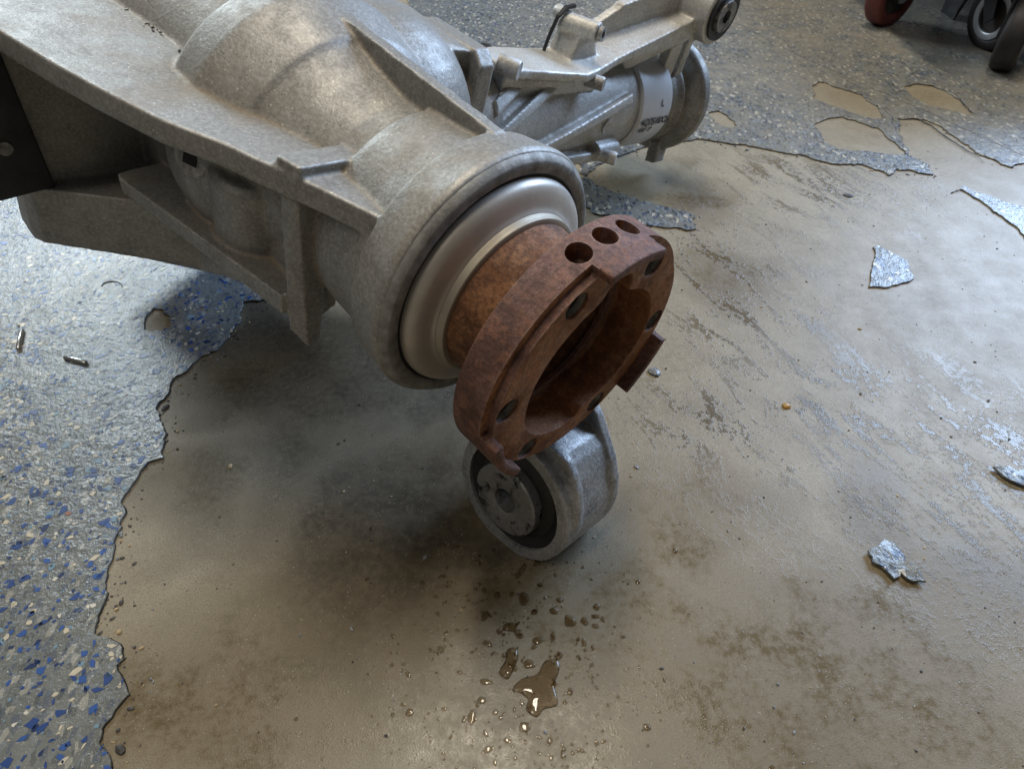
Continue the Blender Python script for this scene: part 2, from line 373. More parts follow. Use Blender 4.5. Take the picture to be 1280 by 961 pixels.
DAMP = [((-0.0395, 0.2062), (0.0291, 0.0497), 0.0, 0.5), ((0.0589, 0.1486), (0.0737, 0.0386), 0.0, 0.5), ((0.1814, 0.2012), (0.0247, 0.0394), 0.0, 0.6), ((-0.0072, 0.1409), (0.0434, 0.024), 0.0, 0.6), ((-0.0432, 0.1779), (0.0471, 0.044), 0.0, 0.45), ((-0.0966, 0.1061), (0.0999, 0.0478), 0.0, 0.5), ((0.0197, 0.0998), (0.1081, 0.0529), 0.0, 0.5), ((0.1218, 0.1126), (0.1117, 0.059), 0.0, 0.4), ((0.0907, 0.2012), (0.0371, 0.0319), 0.0, 0.6), ((0.141, 0.5132), (0.0403, 0.0344), 0.0, 0.5), ((0.2081, 0.1526), (0.0484, 0.043), 0.0, 0.5), ((0.1583, 0.4107), (0.0294, 0.032), 0.0, 0.6)]
SCRAPE = [((0.1504, 0.4009), (0.052, 0.1017), 0.0, 0.6), ((0.1962, 0.281), (0.0718, 0.0451), 0.0, 0.7), ((0.2417, 0.2439), (0.0672, 0.048), 0.0, 0.6), ((0.1216, 0.2681), (0.0562, 0.0416), 0.0, 0.8), ((0.1934, 0.2113), (0.0673, 0.0412), 0.0, 0.6), ((0.2299, 0.1824), (0.0476, 0.0558), 0.0, 0.5), ((0.2499, 0.5401), (0.0832, 0.0622), 0.0, 0.8)]
OIL_SHADE = [((-0.1262, 0.3124), (0.0858, 0.062), 0.0, 0.35), ((-0.1748, 0.3237), (0.036, 0.0422), 0.0, 0.5), ((-0.0701, 0.2012), (0.0577, 0.0676), 0.0, 0.6), ((-0.0263, 0.1916), (0.0364, 0.0301), 0.0, 0.5), ((-0.0484, 0.2877), (0.0339, 0.0323), 0.0, 0.5), ((-0.1164, 0.2439), (0.0493, 0.059), 0.0, 0.9), ((-0.1687, 0.36), (0.0326, 0.0374), 0.0, 0.5), ((-0.1674, 0.2217), (0.0386, 0.0357), 0.0, 0.9)]  # oil stains, darkened further to carry the shade under the housing
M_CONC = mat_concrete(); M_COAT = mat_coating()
bm = bmesh.new()
bmesh.ops.create_grid(bm, x_segments=8, y_segments=8, size=6.0)
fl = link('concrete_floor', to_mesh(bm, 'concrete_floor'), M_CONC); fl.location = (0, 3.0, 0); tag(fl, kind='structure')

def rough_edge(poly, step=0.0018, amp=0.0035, seed=0.0, fixed=lambda p: False):
    out = []; n = len(poly)
    for i in range(n):
        a = Vector((*poly[i], 0)); b = Vector((*poly[(i + 1) % n], 0)); k = max(1, int((b - a).length / step))
        if (b - a).length > 0.35: k = 1
        for j in range(k):
            p = a.lerp(b, j / k)
            if k > 1 or n > 8:
                q = p * 90 + Vector((seed, seed * 2, 0.3))
                w = noise.noise_vector(q) * amp + noise.noise_vector(q * 3.1) * amp * 0.5 + noise.noise_vector(q * 8.3) * amp * 0.22
                p = p + Vector((w.x, w.y, 0))
            out.append((p.x, p.y))
    return out
def inside(p, poly):
    x, y = p; c = False; n = len(poly); j = n - 1
    for i in range(n):
        xi, yi = poly[i]; xj, yj = poly[j]
        if (yi > y) != (yj > y) and x < (xj - xi) * (y - yi) / (yj - yi) + xi: c = not c
        j = i
    return c
TH = 0.0009
M_GRIME = mat_plain('packed_black_grime', (0.016, 0.014, 0.012), 0.55, 0, 0.4, 300, 0.5)
def coat_sheet(name, loops, label=None, th=TH):
    me = fill2d(loops, th / 2, 0.00025, 0)
    o = link(name, me, M_COAT); o.location = (0, 0, th / 2 + 0.0002)
    bm = bmesh.new()
    for lp in loops:
        run = []
        for i in range(len(lp) + 1):
            a = lp[i % len(lp)]; b = lp[(i + 1) % len(lp)]
            ln = math.hypot(a[0] - b[0], a[1] - b[1])
            run.append(a)
            if ln > 0.02 or i == len(lp):
                if len(run) > 3:
                    rr = [max(0.00012, 0.00020 + 0.0007 * noise.noise(Vector((x * 140, y * 140, 1.7)))) for x, y in run]
                    tube(bm, [(x, y, -th / 2) for x, y in run], rr, 5)  # dark strip along the sheet edge: grime and edge shadow in one colour
                run = []
    if bm.verts: gr = link('edge_grime_shade', to_mesh(bm), M_GRIME, o); gr['kind'] = 'stuff'
    else: bm.free()
    return o
LEFT = rough_edge([(-0.1534, 0.071), (-0.1579, 0.0817), (-0.1662, 0.0998), (-0.1632, 0.1061), (-0.1622, 0.1119), (-0.1679, 0.1193), (-0.1721, 0.128), (-0.1848, 0.1372), (-0.1906, 0.1447), (-0.1896, 0.1526), (-0.1964, 0.1779), (-0.1978, 0.2012), (-0.2018, 0.2164), (-0.2006, 0.2244), (-0.1945, 0.237), (-0.1958, 0.2468), (-0.2035, 0.2618), (-0.2091, 0.2745), (-0.2082, 0.2946), (-0.2019, 0.3124), (-0.1888, 0.3275), (-0.1827, 0.3516), (-0.1865, 0.3749), (-0.1711, 0.3803), (-0.1666, 0.4009), (-0.1616, 0.4529), (-0.145, 0.4978), (-0.1169, 0.584), (-0.102, 0.7276), (-0.1356, 0.8703), (-0.203, 0.9899), (-0.25, 1.6), (-1.5, 1.6), (-1.5, -0.1)], seed=1.0)
LHOLE = rough_edge([(-0.2471, 0.3516), (-0.2482, 0.36), (-0.2459, 0.3669), (-0.2395, 0.3661), (-0.2354, 0.3609), (-0.2309, 0.3575), (-0.2274, 0.3474), (-0.2313, 0.345), (-0.2384, 0.3425), (-0.2443, 0.3442)], 0.002, 0.0015, seed=2.0)
coat_l = coat_sheet('floor_coating', [LEFT, LHOLE]); tag(coat_l, kind='structure')
BACK = rough_edge([(-0.0388, 0.8703), (0.0434, 0.7489), (0.063, 0.5471), (0.1007, 0.5132), (0.1464, 0.4879), (0.1468, 0.4665), (0.1268, 0.4677), (0.1022, 0.4735), (0.0685, 0.4904), (0.041, 0.5264), (0.0877, 0.584), (0.1196, 0.6046), (0.152, 0.6193), (0.1773, 0.6244), (0.2116, 0.6144), (0.2388, 0.603), (0.2649, 0.5903), (0.2892, 0.5749), (0.317, 0.5719), (0.3326, 0.5528), (0.3414, 0.5644), (0.3618, 0.5586), (0.3706, 0.5528), (0.3745, 0.5749), (0.3642, 0.5903), (0.3695, 0.616), (0.3861, 0.6686), (0.4149, 0.6649), (0.4243, 0.6416), (0.4278, 0.616), (0.4312, 0.5918), (0.4404, 0.5764), (0.4466, 0.5689), (0.4651, 0.5794), (0.4997, 0.5764), (1.2, 0.7), (2.2, 1.2), (2.2, 3.5), (-0.24, 3.5), (-0.24, 1.61), (-0.1, 0.8)], seed=3.0)
HOLES = [rough_edge(h, 0.004, 0.004, seed=4.0 + i) for i, h in enumerate([[(0.3268, 0.7533), (0.3427, 0.7621), (0.3543, 0.7446), (0.3723, 0.7276), (0.3753, 0.6972), (0.3748, 0.6686), (0.3604, 0.6686), (0.343, 0.6875), (0.3277, 0.7031), (0.3181, 0.7173)], [(0.297, 0.6504), (0.3124, 0.6686), (0.3303, 0.6742), (0.3491, 0.6594), (0.3594, 0.6451), (0.3619, 0.616), (0.3649, 0.5918), (0.3464, 0.5918), (0.3272, 0.5997), (0.306, 0.603), (0.2964, 0.6193)], [(0.4252, 0.7489), (0.4463, 0.7577), (0.4623, 0.7446), (0.4698, 0.7234), (0.4673, 0.6913), (0.4665, 0.676), (0.4515, 0.6836), (0.433, 0.6972), (0.4233, 0.7234)], [(0.1985, 0.6836), (0.2087, 0.6894), (0.2179, 0.676), (0.2224, 0.654), (0.2118, 0.6486), (0.1999, 0.6594)]])]
coat_b = coat_sheet('floor_coating', [BACK] + HOLES); tag(coat_b, kind='structure')
for i, (pl, lab) in enumerate([([(0.3722, 0.5237), (0.3842, 0.5305), (0.3931, 0.5067), (0.3985, 0.4759), (0.4009, 0.4529), (0.4103, 0.4419), (0.4326, 0.4818), (0.4217, 0.4978), (0.4043, 0.5158), (0.3925, 0.5264), (0.3895, 0.5346)], 'pointed strip of remaining coating at the right edge of the floor'), ([(0.276, 0.4397), (0.2809, 0.443), (0.2875, 0.4333), (0.2927, 0.4239), (0.2915, 0.4009), (0.2868, 0.3981), (0.2745, 0.3933), (0.2612, 0.3914), (0.2548, 0.3895), (0.2585, 0.4009), (0.2658, 0.4157)], 'small four-sided remnant of coating alone on the bare concrete at right')]):
    o = coat_sheet('coating_patch', [rough_edge(pl, 0.003, 0.003, seed=20.0 + i)]); tag(o, lab, 'coating patch', 'remnants of floor coating')
# saw-cut line across the back coating
bm = bmesh.new(); line = rough_edge([(0.2795, 0.9736), (0.2946, 0.9484), (0.3393, 0.8387), (0.3834, 0.7533), (0.4181, 0.6913), (0.4473, 0.6329), (0.4681, 0.5918), (0.4899, 0.5471)], 0.01, 0.0012, seed=9)[:-1]
line = [p for p in line]
tube(bm, [(x, y, TH + 0.0001) for x, y in line], 0.0006, 5)
o = link('floor_joint', to_mesh(bm), M_GRIME); tag(o, kind='structure')
# cracks and scratches in the coating at the back
bm = bmesh.new()
for ln in [[(0.4401, 0.7533), (0.4575, 0.7533), (0.468, 0.7381), (0.4712, 0.7173), (0.4655, 0.6875), (0.4647, 0.6723)], [(0.4799, 0.7489), (0.4852, 0.7381), (0.491, 0.7234), (0.5012, 0.7132), (0.5011, 0.6933)], [(0.3845, 0.6686), (0.4045, 0.6686), (0.4126, 0.6504), (0.4149, 0.6295), (0.4239, 0.5997), (0.4273, 0.5764)], [(0.4905, 0.6723), (0.4958, 0.6594), (0.504, 0.6451)], [(0.3297, 0.9641), (0.3395, 0.9423), (0.3519, 0.9213)], [(0.3744, 0.7173), (0.3794, 0.6972), (0.3804, 0.6686), (0.3702, 0.6329), (0.3649, 0.5918)], [(0.3332, 0.7711), (0.3516, 0.7757)], [(0.2061, 0.7381), (0.2272, 0.7173)], [(0.2947, 0.9272), (0.31, 0.8703)], [(0.3673, 0.7826), (0.3683, 0.7599), (0.3802, 0.7446)]]:
    pts = []
    for i in range(len(ln) - 1):
        for j in range(6):
            t = j / 6; x = ln[i][0] * (1 - t) + ln[i + 1][0] * t; y = ln[i][1] * (1 - t) + ln[i + 1][1] * t
            w = noise.noise_vector(Vector((x * 120, y * 120, 5))) * 0.003
            pts.append((x + w.x, y + w.y, TH + 0.0002))
    pts.append((*ln[-1], TH + 0.0002))
    k = len(pts); tube(bm, pts, [0.00012 + 0.00055 * math.sin(PI * (i + .5) / k) * (0.7 + 0.6 * noise.noise(Vector(pts[i]) * 150)) for i in range(k)], 5)
o = link('crack_grime', to_mesh(bm), M_GRIME, coat_b); o.location = (0, 0, -(TH / 2 + 0.0002)); o['kind'] = 'stuff'
# colour flakes broadcast in the near coating
FC = [((0.022, 0.060, 0.21), 34), ((0.030, 0.090, 0.30), 24), ((0.013, 0.030, 0.10), 12), ((0.17, 0.27, 0.36), 14), ((0.56, 0.50, 0.39), 20), ((0.62, 0.59, 0.52), 5), ((0.32, 0.13, 0.07), 1)]
FM = [mat_plain('flake_%d' % i, c, 0.35, 0, 0.12, 900, 0.1) for i, (c, w) in enumerate(FC)]
def flake_shape(r):
    n = r.randint(4, 6); e = r.uniform(0.42, 0.95); o_ = []
    a0 = r.uniform(0, 6.28)
    for k in range(n):
        a = 2 * PI * k / n + r.uniform(-0.45, 0.45); q = r.uniform(0.6, 1.25)
        o_.append((q * math.cos(a), q * e * math.sin(a)))
    return o_, a0
flk = []
tries = 0
while len(flk) < 9000 and tries < 60000:
    tries += 1
    x = rnd.uniform(-0.52, -0.10); y = rnd.uniform(0.03, 0.62)
    if not inside((x, y), LEFT) or inside((x, y), LHOLE): continue
    flk.append((x, y, rnd.choices(range(len(FC)), [w for c, w in FC])[0], min(0.0029, rnd.lognormvariate(math.log(0.00135), 0.45))))
flk.sort(key=lambda f: (-f[3] * (1.0 if f[1] < 0.33 else 0.3)))
near = [f for f in flk if f[1] < 0.33 and f[0] > -0.36][:300]; ns = set(near)
fm_cache = {}
def flake_bm(bm, sh, x, y, s, a, mi, z):
    ca, sa = math.cos(a), math.sin(a); top = []; bot = []
    for u, w in sh:
        top.append(bm.verts.new((x + s * 0.94 * (u * ca - w * sa), y + s * 0.94 * (u * sa + w * ca), z + 0.00016)))
        bot.append(bm.verts.new((x + s * (u * ca - w * sa), y + s * (u * sa + w * ca), z - 0.0001)))
    f = bm.faces.new(top); f.material_index = mi
    for k in range(len(sh)):
        q = bm.faces.new((bot[k], bot[(k + 1) % len(sh)], top[(k + 1) % len(sh)], top[k])); q.material_index = mi
for (x, y, mi, s) in near:
    key = (mi, rnd.randint(0, 4))
    if key not in fm_cache:
        bm = bmesh.new(); sh, _ = flake_shape(rnd); flake_bm(bm, sh, 0, 0, 0.001, 0, 0, 0)
        me = bpy.data.meshes.new('flake'); bm.to_mesh(me); bm.free(); me.materials.append(FM[mi]); fm_cache[key] = me
    o = link('flake', fm_cache[key], None, coat_l); o.location = (x, y, TH / 2 + 0.00026); o.rotation_euler = (0, 0, rnd.uniform(0, 6.28)); k = s / 0.001; o.scale = (k, k, 1)
bm = bmesh.new()
for f in flk:
    if f in ns: continue
    x, y, mi, s = f; sh, a = flake_shape(rnd); flake_bm(bm, sh, x, y, s, a, mi, TH / 2 + 0.00026)
me = bpy.data.meshes.new('flake_scatter'); bm.to_mesh(me); bm.free()
for m in FM: me.materials.append(m)
o = link('flake_scatter', me, None, coat_l); o['kind'] = 'stuff'
# ------------------------------------------------------------------ the differential
R = 0.052
DX = Vector((0.68851092, -0.70820822, -0.15618522)); DS = Vector((-0.67870354, -0.7051161, 0.20536015))
DY = (-DS).normalized(); DX.normalize(); DZ = DX.cross(DY).normalized(); DY = DZ.cross(DX)
ORG = Vector((0.0280852, 0.18685735, 0.12))
diff = bpy.data.objects.new('differential', None); C.objects.link(diff); diff.empty_display_size = 0.05
MW = Matrix((DX, DY, DZ)).transposed().to_4x4(); MW.translation = ORG
diff.matrix_world = MW
tag(diff, 'grey cast aluminium axle differential with a rusty round output flange', 'differential')
# local frame: x along the output shaft, y along the pinion, z up; lengths in units of R
def V(x, y, z): return Vector((x * R, y * R, z * R))
XM = Matrix(((0, 0, 1, 0), (1, 0, 0, 0), (0, 1, 0, 0), (0, 0, 0, 1)))     # lathe Z -> local X ; XY -> YZ
def lx(bm, prof, cy=0.0, cz=0.0, n=96):
    lathe(bm, [(a * R, b * R) for a, b in prof], Matrix.Translation(V(0, cy, cz)) @ XM, n)
YM = Matrix(((0, 1, 0, 0), (0, 0, 1, 0), (1, 0, 0, 0), (0, 0, 0, 1)))     # lathe Z -> local Y ; X->Z, Y->X
def ly(bm, prof, cx=0.0, cz=0.0, n=96):
    lathe(bm, [(a * R, b * R) for a, b in prof], Matrix.Translation(V(cx, 0, cz)) @ YM, n)
def slab_z(bm, poly, z0, z1):      # poly (x,y), extruded in z
    prism(bm, [(a * R, b * R) for a, b in poly], Matrix(), z0 * R, z1 * R)
def slab_y(bm, poly, y0, y1):      # poly (x,z), extruded in y
    M = Matrix(((1, 0, 0, 0), (0, 0, 1, 0), (0, 1, 0, 0), (0, 0, 0, 1)))
    prism(bm, [(a * R, b * R) for a, b in poly], M, y0 * R, y1 * R)
def slab_x(bm, poly, x0, x1):      # poly (y,z), extruded in x
    prism(bm, [(a * R, b * R) for a, b in poly], XM, x0 * R, x1 * R)
def hl(bm, pts): hull(bm, [V(*p) for p in pts])
# --- main casting: gear case, neck, bearing boss, ribs
bm = bmesh.new()
prof = [(-1.035, 0.0), (-1.035, 1.078), (-1.09, 1.095), (-1.25, 1.07), (-1.40, 1.05), (-1.41, 0.985), (-1.60, 0.955), (-1.95, 0.935), (-2.02, 0.92), (-2.05, 0.87),
        (-2.25, 0.875), (-2.50, 0.93), (-2.72, 0.99), (-2.86, 1.032), (-2.90, 1.05), (-2.95, 1.088), (-3.20, 1.165), (-3.40, 1.225), (-3.44, 1.232), (-3.75, 1.215), (-3.95, 1.10), (-4.0, 1.0), (-4.6, 1.04), (-5.4, 1.12), (-6.5, 1.15), (-7.0, 0.0)]
lx(bm, prof, n=128)
# upper side shelf
web = [(-1.30, 0.0), (-1.30, -0.80), (-1.36, -0.86), (-1.86, -1.04), (-2.11, -1.15), (-2.59, -1.34), (-2.98, -1.56), (-3.54, -1.75), (-3.99, -1.88), (-4.52, -2.0), (-5.4, -2.2), (-7.0, -2.4), (-7.0, 0.0)]
slab_z(bm, web, 0.36, 0.55)
hl(bm, [(-2.0, -0.62, 0.50), (-2.0, -1.13, 0.50), (-2.24, -1.17, 0.50), (-2.24, -0.55, 0.50), (-2.0, -0.62, 0.63), (-2.0, -1.10, 0.63), (-2.22, -1.14, 0.63), (-2.22, -0.55, 0.63)])
# shelf steps down between the post and the boss
# the post
hl(bm, [(-2.03, -0.80, 0.60), (-2.03, -1.12, 0.63), (-2.19, -1.16, 0.63), (-2.19, -0.75, 0.6), (-2.06, -0.76, -1.10), (-2.06, -0.88, -1.14), (-2.20, -0.99, -0.98), (-2.20, -0.72, -0.95)])
hl(bm, [(-2.10, -0.6, 0.3), (-2.10, -0.95, 0.3), (-2.3, -0.95, 0.3), (-2.3, -0.6, 0.3), (-2.12, -0.6, -0.8), (-2.12, -0.80, -0.95), (-2.3, -0.85, -0.9), (-2.3, -0.6, -0.8)])
# side wall below the shelf
slab_y(bm, [(-2.12, 0.45), (-7, 0.45), (-7, -2.95), (-6.5, -2.88), (-5.7, -2.52), (-4.94, -2.12), (-4.2, -1.72), (-3.53, -1.36), (-2.8, -1.04), (-2.12, -0.70)], -0.87, 0.6)
# swollen drain boss on the wall
lathe(bm, [(-0.30 * R, 0), (-0.30 * R, 0.44 * R), (0.55 * R, 0.36 * R), (0.60 * R, 0.30 * R), (0.60 * R, 0)], axis_m((0.15, -0.25, 1), V(-3.05, -0.72, -0.45)), 32)
# lower side shelf
hl(bm, [(-4.42, -1.36, -0.66), (-4.30, -1.40, -0.64), (-2.2, -1.08, -0.60), (-2.1, -0.6, -0.60), (-4.5, -0.6, -0.62),
        (-4.42, -1.34, -0.80), (-4.30, -1.38, -0.80), (-2.2, -1.06, -0.80), (-2.1, -0.6, -0.80), (-4.5, -0.6, -0.80)])
# belly
for k in range(1):
    bmesh.ops.create_uvsphere(bm, u_segments=48, v_segments=24, radius=1.0, matrix=Matrix.Translation(V(-4.9, 0.05, -0.50)) @ Matrix.Diagonal((2.1 * R, 1.02 * R, 1.30 * R, 1)))
# left bracket: cross wall, foot lip
slab_x(bm, [(-0.6, 0.5), (-2.02, 0.5), (-2.16, 0.1), (-1.98, -0.80), (-1.95, -1.0), (-0.6, -1.0)], -5.0, -4.78)
hl(bm, [(-4.86, -2.02, -0.92), (-4.72, -1.98, -0.86), (-3.9, -0.8, -0.86), (-5.2, -0.8, -0.86), (-5.2, -2.0, -0.86), (-4.86, -2.02, -1.46), (-4.72, -1.98, -1.44), (-3.9, -0.8, -1.55), (-5.2, -0.8, -1.6), (-5.2, -2.0, -1.46)])
# top rib along the neck
hl(bm, [(-3.30, -0.02, 1.16), (-3.30, 0.10, 1.16), (-1.35, -0.02, 1.07), (-1.35, 0.10, 1.07), (-3.3, 0.0, 0.6), (-1.35, 0.0, 0.6), (-3.3, 0.12, 0.6), (-1.35, 0.12, 0.6)])
# far half of the case and pinion root
ly(bm, [(-0.2, 0), (-0.2, 1.0), (0.9, 1.02), (1.5, 0.88), (1.9, 0.76), (2.3, 0.72), (2.3, 0)], -3.85, -0.25, 64)
bmesh.ops.create_uvsphere(bm, u_segments=48, v_segments=24, radius=1.0, matrix=Matrix.Translation(V(-3.55, 0.75, 0.05)) @ Matrix.Diagonal((0.95 * R, 1.0 * R, 1.02 * R, 1)))
# ear of the case by the pinion tube (hooked lug)
slab_y(bm, [(-3.95, 0.84), (-3.16, 0.84), (-3.03, 0.72), (-3.03, 0.18), (-3.12, 0.12), (-3.22, 0.2), (-3.24, 0.52), (-3.95, 0.52)], 1.56, 1.76)
hl(bm, [(-3.18, 1.60, 0.80), (-3.25, 0.7, 0.86), (-3.45, 0.7, 0.98), (-4.2, 0.6, 1.08), (-4.3, 1.62, 0.84), (-3.3, 1.60, 0.4), (-3.4, 0.7, 0.3), (-4.4, 1.62, 0.3), (-4.4, 0.6, 0.3)])
full = cast(bm, 0.00085, 3, 'gear_case')
# split the casting into the case and its ribs (normals kept continuous)
full.polygons.foreach_set('use_smooth', [True] * len(full.polygons)); full.update()
import numpy as np
nv = len(full.vertices); npy = np.empty(nv * 3); full.vertices.foreach_get('co', npy); co = npy.reshape(-1, 3) / R
vn = np.empty(nv * 3); full.vertices.foreach_get('normal', vn); vn = vn.reshape(-1, 3)
nf = len(full.polygons); lt = np.empty(nf, dtype=np.int64); full.polygons.foreach_get('loop_total', lt)
ls = np.empty(nf, dtype=np.int64); full.polygons.foreach_get('loop_start', ls)
lv = np.empty(len(full.loops), dtype=np.int64); full.loops.foreach_get('vertex_index', lv)
fc = np.empty(nf * 3); full.polygons.foreach_get('center', fc); fc = fc.reshape(-1, 3) / R
x, y, z = fc.T
rr = np.hypot(y, z)
cls = np.zeros(nf, dtype=int)
cls[(x > -2.27) & (x < -1.97) & (((y < -0.78)) | ((y < -0.55) & (z > 0.56))) & (rr > 0.96)] = 3       # post
cls[(cls == 0) & (z > 0.30) & (z < 0.60) & (y < -0.88) & (rr > 1.04) & (x < -1.45)] = 1              # upper shelf
cls[(cls == 0) & (z > -0.86) & (z < -0.55) & (y < -0.93) & (x > -4.6) & (x < -2.2)] = 2              # lower shelf
cls[(cls == 0) & (x < -4.4) & (y < -1.0) & (z < 0.34)] = 4                                            # bracket
cls[(cls == 0) & (x > -3.25) & (x < -1.50) & (np.abs(y - 0.05) < 0.14) & (z > 0.95) & (rr > 0.96)] = 5  # top rib
cls[(cls == 0) & (x > -1.41) & (rr > 0.95)] = 6
case = None
for c, nm, mt in ((0, 'gear_case', M_CAST), (1, 'side_shelf', M_CAST), (2, 'lower_shelf', M_CAST), (3, 'post_rib', M_CAST), (4, 'mounting_bracket', M_CAST), (5, 'top_rib', M_CAST), (6, 'bearing_boss', M_CAST)):
    fi = np.nonzero(cls == c)[0]
    if len(fi) == 0: continue
    faces = [lv[ls[i]:ls[i] + lt[i]] for i in fi]
    used = np.unique(np.concatenate(faces)); remap = -np.ones(nv, dtype=int); remap[used] = np.arange(len(used))
    me = bpy.data.meshes.new(nm); me.from_pydata((co[used] * R).tolist(), [], [remap[f].tolist() for f in faces])
    me.polygons.foreach_set('use_smooth', [True] * len(me.polygons)); me.update()
    me.normals_split_custom_set_from_vertices(vn[used].tolist())
    o = link(nm, me, mt, diff if case is None else case)
    if c == 0: case = o
bpy.data.meshes.remove(full)
# details on the case
PM = axis_m((0.35, -0.9, 0.25), V(-3.34, -1.16, 0.03))
bm = bmesh.new(); lathe(bm, [(-0.2 * R, 0), (-0.2 * R, 0.19 * R), (0.03 * R, 0.17 * R), (0.05 * R, 0.155 * R), (0.05 * R, 0.0)], PM, 28)
plug = link('drain_plug', to_mesh(bm), M_CAST, case, 40)
bm = bmesh.new(); box(bm, (-0.065 * R, -0.065 * R, 0.03 * R), (0.065 * R, 0.065 * R, 0.056 * R), PM)
link('square_socket', to_mesh(bm), M_DARK, plug)
bm = bmesh.new(); slab_x(bm, [(-1.99, 0.34), (-2.35, 0.42), (-2.5, -0.55), (-2.25, -0.92), (-1.80, -0.86)], -4.775, -4.66)
bpl = link('black_plate', bevelled(bm, 0.0012), M_BLKPLATE, diff)
bm = bmesh.new(); lathe(bm, [(-0.05 * R, 0), (-0.05 * R, 0.06 * R), (0.01 * R, 0.06 * R), (0.02 * R, 0.045 * R), (0.02 * R, 0)], axis_m((1, 0, 0), V(-4.655, -2.12, -0.44)), 20); link('rivet', to_mesh(bm), M_GREASY, bpl, 40)
# dark crumbs packed in the corner between shelf and case
bm = bmesh.new()
for k in range(110):
    t = rnd.random(); xx = -5.2 + 1.25 * t + rnd.gauss(0, 0.02); yy = -(0.885 - 0.02 * t) - abs(rnd.gauss(0, 0.03)); q = rnd.lognormvariate(math.log(0.0065), 0.5) * R
    if noise.noise(Vector((xx * 6, 3.3, 0))) < -0.05: continue
    bmesh.ops.create_icosphere(bm, subdivisions=1, radius=q, matrix=Matrix.Translation(V(xx, yy, 0.555)) @ Matrix.Diagonal((rnd.uniform(0.7, 1.8), rnd.uniform(0.7, 1.5), 0.7, 1)))
gr = link('packed_crumbs', to_mesh(bm), M_HUB, case); gr['kind'] = 'stuff'
# parting seams: raised cast flash lines
def flash(pts, r=0.010):
    bm = bmesh.new(); tube(bm, [V(*p) for p in pts], r * R, 6); return to_mesh(bm)
link('parting_seam', flash([(-3.50 + 0.05 * k, 0.30 - 0.035 * k, math.sqrt(max(0, (1.215 - 0.014 * k) ** 2 - (0.30 - 0.035 * k) ** 2))) for k in range(11)], 0.008), M_GRIME, case)
# boss machined face (ring), gap, cup
bm = bmesh.new(); lx(bm, [(-1.06, 0.925), (-1.0, 0.93), (-0.985, 0.945), (-0.982, 1.02), (-0.99, 1.035), (-1.045, 1.074), (-1.08, 1.07)], n=128)
link('boss_face', to_mesh(bm), M_CHAM, diff, 60)
bm = bmesh.new(); lx(bm, [(-1.04, 0.0), (-1.04, 0.94), (-1.005, 0.94), (-1.005, 0.0)], n=96)
link('seal_gap', to_mesh(bm), M_DARK, diff, 30)
bm = bmesh.new(); cp = smooth_prof([(-1.10, 0.902), (-1.0, 0.906), (-0.96, 0.898), (-0.93, 0.88), (-0.908, 0.85), (-0.892, 0.81), (-0.880, 0.77), (-0.868, 0.735), (-0.85, 0.708)], 5)
lx(bm, [(-1.1, 0.0)] + cp + [(-0.83, 0.0)], n=128)
link('dust_cup', to_mesh(bm), M_CUP, diff, 60)
bm = bmesh.new(); lx(bm, [(-0.86, 0.0)] + smooth_prof([(-0.87, 0.705), (-0.85, 0.705), (-0.81, 0.695), (-0.79, 0.685), (-0.785, 0.60)], 3) + [(-0.74, 0.0)], n=96)
link('seal_lip', to_mesh(bm), M_LIP, diff, 60)
# --- rusty output flange
def ang_pt(a, r): return (r * math.cos(math.radians(a)), r * math.sin(math.radians(a)))
outer = [ang_pt(k * 360 / 160, 1.0) for k in range(160)]
BORE = [(0, .715), (13, .705), (35, .675), (53, .645), (70, .615), (77, .61), (80, .67), (83, .755), (98, .76), (101, .73), (105, .64), (114, .605), (132, .585), (162, .585), (180, .60), (196, .61), (212, .64), (253, .695), (272, .72), (286, .72), (291, .65), (302, .665), (320, .70), (336, .71), (360, .715)]
def bore(a):
    for (a0, r0), (a1, r1) in zip(BORE[:-1], BORE[1:]):
        if a <= a1: return r0 + (r1 - r0) * (a - a0) / (a1 - a0)
    return 0.7
inner = [ang_pt(k * 2, bore(k * 2)) for k in range(180)]
bolts = [5 + 60 * k for k in range(6)]
HR = 0.100
holes = [[(ang_pt(a, 0.822)[0] + ang_pt(k * 20, HR)[0], ang_pt(a, 0.822)[1] + ang_pt(k * 20, HR)[1]) for k in range(18)] for a in bolts]
sc = lambda lp: [(a * R, b * R) for a, b in lp]
me = fill2d([sc(outer), sc(inner)] + [sc(h) for h in holes], 0.155 * R, 0.012 * R, 1)
me.transform(Matrix.Translation(V(-0.155, 0, 0)) @ XM)
cut = []
for a in (112, 98, 84):
    bm = bmesh.new(); c = math.cos(math.radians(a)); s = math.sin(math.radians(a))
    lathe(bm, [(0.80 * R, 0), (0.84 * R, 0.088 * R), (1.2 * R, 0.088 * R), (1.2 * R, 0)], Matrix.Translation(V(-0.17, 0, 0)) @ axis_m((0, c, s)), 28)
    cut.append(to_mesh(bm))
